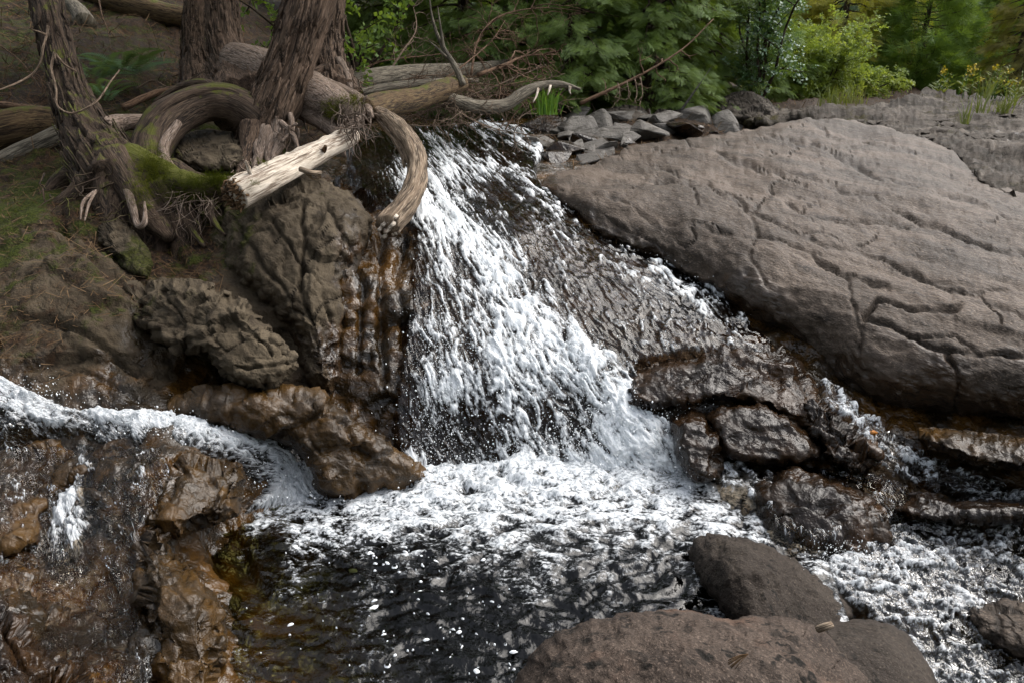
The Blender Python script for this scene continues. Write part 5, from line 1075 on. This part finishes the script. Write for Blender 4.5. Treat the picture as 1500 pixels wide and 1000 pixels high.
V = p[:, None] + nn[:, None]*.012 + d[:, None]*(T_[None, :, :1]*L[:, None, None]) + s[:, None]*(T_[None, :, 1:2]*w_[:, None, None]) + nn[:, None]*np.array([0, 1, 1, 0.])[None, :, None]*rng.normal(0, .25, k)[:, None, None]*L[:, None, None]
tag(mesh_obj('forest_litter', V.reshape(-1, 3), np.arange(k*4).reshape(-1, 4), M['litter'], smooth=False), 'dry needles and bits of stick strewn over the shaded bank', 'litter', kind='stuff')

S_ = (moss > .33)*(TD_D < 8)*(TD_X < 420)*(TD_Y > 40)*(TD_Y < 560)*(TD_X > -60)*np.clip(moss-.25, 0, 1)*np.clip(TD_D, 2, 8)
ix = rng.choice(S_.size, 5000, p=(S_/S_.sum()).ravel()); p = TD_P.reshape(-1, 3)[ix]; nn = Nn.reshape(-1, 3)[ix]; k = len(p)
V = place(make_tuft(5), p+rng.normal(size=(k, 3))*.01, frames(rng.normal(size=(k, 3))*.7+nn, rng.normal(size=(k, 3))), rng.lognormal(math.log(.016), .35, k)*np.clip(TD_D.ravel()[ix]/4, .8, 1.6))
tag(mesh_obj('moss', V, quads_of(k, 5), M['mossblade'], smooth=False), 'low olive moss tufts spread over the shaded left bank', 'moss', kind='stuff')
# ------------------------------------------------------------------ ferns, grass, flowers, small leaves
def frond_T(n=20):
    q = []; z = np.array([0, 0, 1.])
    for i in range(n):
        t = .12+.86*i/n; zz = .35*t-.55*t*t; Lp = .30*math.sin(math.pi*min(1, t*.9+.12))**.8*(1.05-t*.6)+.02
        for s in (-1, 1): q += rhomb(np.array([t, 0, zz]), np.array([.45, s*.9, -.1]), z, .016, Lp)
    q += rhomb(np.array([0, 0, 0]), np.array([1., 0, -.2]), z, .008, 1.0); return np.array(q)
FROND = frond_T()
def fern(x, y, D, n, L, label, az0=0., spread=6.28):
    p = W(x, y, D); r = thing('fern', p, label, 'fern')
    for i in range(n):
        a = az0+spread*i/n+rng.normal()*.2; dd_ = np.array([[math.cos(a), math.sin(a), rng.uniform(.25, .7)]]); leaf_mesh('frond', FROND, p[None]+rng.normal(size=(1, 3))*.02, dd_, np.array([[0, 0, 1.]])+rng.normal(size=(1, 3))*.25, [L*rng.uniform(.75, 1.15)], M['fern'], r)
fern(178, 108, 6.3, 11, .52, 'biggest fern, on the slope between the far left cedar and the slim cedar')
fern(140, 118, 6.0, 9, .42, 'fern close behind the trunk of the far left cedar')
fern(150, 145, 5.6, 9, .30, 'small low fern above the grey root right of the far left cedar')
def grass(x, y, D, n, L, label, m='grass', group=None, sp=.06, name='grass_tuft'):
    p = W(x, y, D); V = []
    for i in range(n):
        b = p+np.array([rng.normal()*sp, rng.normal()*sp, 0]); d = np.array([rng.normal()*.25, rng.normal()*.2, 1]); l = L*rng.uniform(.5, 1.15); s = np.array([1, rng.normal()*.4, 0])*.006
        m_ = b+d*l*.6; t_ = b+d*l+np.array([d[0], d[1], -.15])*l*.35; V += [b-s, b+s, m_+s*.8, m_-s*.8, m_-s*.8, m_+s*.8, t_+s*.15, t_-s*.15]
    o = mesh_obj(name, np.array(V), np.arange(len(V)).reshape(-1, 4), M[m], smooth=False); tag(o, label, 'grass', group)
grass(798, 168, 7.3, 90, .27, 'bright green grass tuft at the edge of the grey rocks below the pale curved branch')
for i in range(9): grass(rng.uniform(1395, 1530), rng.uniform(143, 190), rng.uniform(8.0, 9.4), 16, .30, 'thin yellow green grass growing in the cracks of the grey skyline ledge', 'drygrass', 'grass in the cracks of the ledge', .03)
for x, y, L in ((1218, 160, .35), (1245, 152, .28)): grass(x, y, 10.6, 50, L, 'pale grass clump behind the ledge below the pines', 'drygrass', 'grass clumps below the pines', .10)
def goldenrod(x, y, D, n, H, label):
    p = W(x, y, D); r = thing('goldenrod', p, label, 'plant')
    for i in range(n):
        st = MB(); b = p+np.array([rng.normal()*.16, rng.normal()*.1, 0]); d = np.array([rng.normal()*.18, rng.normal()*.15, 1]); h = H*rng.uniform(.6, 1.1); pt = wander(b, d, h, 5, .06); tube(st, pt, np.linspace(.005, .002, 6), 4, 1)
        P, Dd, S = [], [], []
        for k in range(14):
            t = rng.uniform(.2, 1); j = min(4, int(t*5)); q = pt[j]+(pt[j+1]-pt[j])*(t*5-j); a = rng.uniform(0, 6.28); P.append(q); Dd.append([math.cos(a), math.sin(a), .5]); S.append(.13*rng.uniform(.6, 1.2)*(1.2-t*.6))
        so_ = st.build('stem', M['grass'], r); leaf_mesh('leaves', np.array(rhomb(np.zeros(3), np.array([1., 0, 0]), np.array([0, 0, 1.]), .11, 1.)), np.array(P), np.array(Dd), np.array([[0, 0, 1.]])+rng.normal(size=(14, 3))*.3, S, M['drygrass'], r)
        if i % 3 == 0: leaf_mesh('flower_head', np.array(rhomb(np.zeros(3), np.array([1., 0, 0]), np.array([0, 0, 1.]), .4, 1.)), pt[-1]+rng.normal(size=(14, 3))*.022, rng.normal(size=(14, 3)), rng.normal(size=(14, 3)), np.full(14, .035), M['flower'], r)
goldenrod(1452, 146, 9.6, 16, .42, 'taller yellow flowered plant on the skyline ledge before the dark pines'); goldenrod(1492, 150, 9.4, 12, .30, 'low yellow green plant at the right edge of the skyline ledge')
goldenrod(1385, 142, 10.6, 9, .38, 'grey green leafy plant behind the ledge under the golden cedar')
def flatleaf(x, y, D, s, m, label, lobes=0):
    c = W(x, y, D); a = np.linspace(0, 2*math.pi, 14, endpoint=False); rr = s*(1+.18*np.cos(a)+(.25*np.cos(5*a) if lobes else 0)); V = c+np.stack([np.cos(a)*rr*1.35, np.sin(a)*rr*.5, np.sin(a)*rr*.7+.2*np.cos(a)**2*s], -1)
    Vb = V-(0, .004, .002); k = np.arange(14); F = [np.stack([np.full(12, 0), k[1:13], k[2:14]], -1), np.stack([np.full(12, 14), k[2:14]+14, k[1:13]+14], -1), np.stack([k, k+14, (k+1) % 14+14, (k+1) % 14], -1)]
    tag(mesh_obj('fallen_leaf', np.vstack([V, Vb]), F, M[m]), label, 'leaf')
flatleaf(110, 478, 3.42, .017, 'fgreen', 'pale green fallen leaf lying on the brown mossy bank'); flatleaf(1278, 633, 3.42, .013, 'forange', 'orange fallen leaf stuck on the wet rocks under the brown slab', 1)
mb = MB(); tube(mb, px((1198, 921, 2.02), (1209, 917, 2.0), (1219, 914, 2.0)), [.010, .011, .009], 10, 4, lump=.1); tag(mb.build('stick', M['drift']), 'short orange brown stick lying between the two near boulders', 'stick')
mb = MB()
for i in range(9):
    a = rng.normal(3.2, .35); p = W(1096, 957, 1.815); tube(mb, [p, p+np.array([math.cos(a)*.03, -.012, math.sin(a)*.02+.004]), p+np.array([math.cos(a)*.06, -.022, math.sin(a)*.035-.004])], [.0012]*3, 4, 2)
tag(mb.build('needle_cluster', M['litter']), 'small bunch of dry pine needles on the speckled boulder', 'needles')

# ------------------------------------------------------------------ the wood behind
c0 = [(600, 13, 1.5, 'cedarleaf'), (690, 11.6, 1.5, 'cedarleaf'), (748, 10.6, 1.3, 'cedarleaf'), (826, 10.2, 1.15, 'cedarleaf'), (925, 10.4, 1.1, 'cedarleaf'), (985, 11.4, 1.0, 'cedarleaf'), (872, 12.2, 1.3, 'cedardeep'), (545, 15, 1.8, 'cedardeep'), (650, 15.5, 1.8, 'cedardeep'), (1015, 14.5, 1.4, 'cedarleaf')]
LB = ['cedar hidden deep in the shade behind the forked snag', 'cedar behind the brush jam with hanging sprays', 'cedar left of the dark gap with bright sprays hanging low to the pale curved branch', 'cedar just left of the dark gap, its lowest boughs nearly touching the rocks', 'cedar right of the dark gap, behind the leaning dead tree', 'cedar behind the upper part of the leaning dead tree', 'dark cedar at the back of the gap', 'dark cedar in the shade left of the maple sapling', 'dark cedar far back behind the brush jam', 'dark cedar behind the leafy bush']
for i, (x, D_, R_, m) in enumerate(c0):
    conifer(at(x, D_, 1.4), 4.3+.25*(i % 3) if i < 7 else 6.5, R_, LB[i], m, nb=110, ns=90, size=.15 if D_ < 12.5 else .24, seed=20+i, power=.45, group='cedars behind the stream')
def bush(base, H, R, label, m, n=900, size=.2, name='bush', T=LEAVES, seed=0, cat='bush', spread=1.0, stems=9, group=None):
    r = np.random.default_rng(seed+900); base = np.asarray(base, float); root = thing(name, base, label, cat, group); mb = MB(); P, Dd = [], []
    for i in range(stems):
        a = r.uniform(0, 6.28); d = np.array([math.cos(a)*spread, math.sin(a)*spread, 1.2]); pt = wander(base, d, H*r.uniform(.8, 1.2), 7, .15); tube(mb, pt, np.linspace(.03, .006, 8), 5, 1)
        for j in range(7):
            k = r.integers(2, 8); q = wander(pt[k], r.normal(size=3)*(1, 1, .5)+(pt[k]-base)*(.6, .6, .1), R*r.uniform(.4, .9), 5, .25); tube(mb, q, np.linspace(.01, .002, 6), 4, 1, cap=False)
            nn = n//(stems*7); t = r.uniform(.1, 1, nn)*4.99; kk = t.astype(int); f_ = (t-kk)[:, None]; P.append(q[kk]*(1-f_)+q[kk+1]*f_+r.normal(size=(nn, 3))*.10*R); Dd.append(q[kk+1]-q[kk]+r.normal(size=(nn, 3))*.12*R)
    mb.build('stems', M['cedardark'], root); P = np.vstack(P); k = len(P)
    leaf_mesh('leaves', T, P, np.vstack(Dd), np.array([[0, -.3, 1.]])+r.normal(size=(k, 3))*.5, size*r.uniform(.6, 1.3, k), M[m], root); return root
bush(at(1065, 10.8, 1.4), 2.0, .6, 'glossy leaved bush rising behind the rounded grey boulder', 'broadleaf', 1300, .12, seed=1, spread=.35)
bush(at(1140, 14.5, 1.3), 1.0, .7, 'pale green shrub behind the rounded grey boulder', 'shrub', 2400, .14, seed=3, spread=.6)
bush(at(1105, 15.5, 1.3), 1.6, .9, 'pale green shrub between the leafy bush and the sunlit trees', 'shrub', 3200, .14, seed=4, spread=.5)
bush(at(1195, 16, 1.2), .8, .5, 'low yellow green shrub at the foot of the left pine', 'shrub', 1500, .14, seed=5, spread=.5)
bush(at(552, 8.6, 1.75), 1.5, .55, 'maple sapling with bright lobed leaves above the brush', 'maple', 260, .16, seed=6, name='maple_sapling', cat='sapling', stems=5)
bush(at(522, 7.6, 1.6), .9, .35, 'small maple sapling with light leaves beside the rear cedar trunk', 'maple', 110, .14, seed=7, name='maple_sapling', cat='sapling', stems=4)
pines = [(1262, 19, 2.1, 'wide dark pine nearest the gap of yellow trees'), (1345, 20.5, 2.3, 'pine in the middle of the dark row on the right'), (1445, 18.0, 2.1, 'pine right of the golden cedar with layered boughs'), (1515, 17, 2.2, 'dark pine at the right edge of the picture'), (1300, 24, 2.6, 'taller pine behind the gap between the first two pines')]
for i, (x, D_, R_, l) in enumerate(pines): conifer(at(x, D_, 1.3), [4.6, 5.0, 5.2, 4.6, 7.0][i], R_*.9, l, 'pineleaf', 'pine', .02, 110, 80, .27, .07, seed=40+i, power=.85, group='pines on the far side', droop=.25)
conifer(at(1388, 16.2, 1.3), 4.6, .95, 'golden brown cedar between the dark pines', 'goldleaf', nb=90, ns=34, size=.24, seed=60, power=.8, group=None)
for i, (x, D_, l) in enumerate([(1160, 19.5, 'sunlit yellow tree left of the bright gap in the wood'), (1212, 22, 'sunlit yellow tree right of the bright gap in the wood'), (1110, 21, 'sunlit yellow green tree behind the pale shrubs')]):
    conifer(at(x, D_, 1.2), 4.6+i*.5, 1.5, l, 'yellowleaf', nb=90, ns=60, size=.26, seed=70+i, power=.6, group='sunlit trees', name='sunlit_tree')
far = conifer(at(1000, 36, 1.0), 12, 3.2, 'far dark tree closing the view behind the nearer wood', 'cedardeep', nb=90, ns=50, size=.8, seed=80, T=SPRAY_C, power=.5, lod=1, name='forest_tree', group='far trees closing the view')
for i in range(26):
    x = 500+i*46; D_ = 34+8*random.random(); q = at(x, D_, .9)
    if 1195 < x < 1240: continue
    copy_tree(far, q, random.random()*6, scale=random.uniform(.8, 1.25))
# unseen tall conifers on the banks, added to close off the low sky
near_ = conifer(at(-1400, 14, .6), 13, 3.0, 'tall dark conifer added out of view to block the low sky', 'cedardeep', nb=80, ns=50, size=.7, seed=90, T=SPRAY_C, power=.6, lod=1, name='sky_block_tree', group='unseen conifers added to block the low sky')
for x, y in ((-11, 5), (-12, 0), (-11, -5), (-8, -9), (-4, -12), (1, -13), (6, -12), (10, -9), (-9, 9), (-13, 13), (-3, -15), (3, -16), (-10, -12), (15, -12)):
    copy_tree(near_, (x, y, .2), random.random()*6, scale=random.uniform(.9, 1.25))
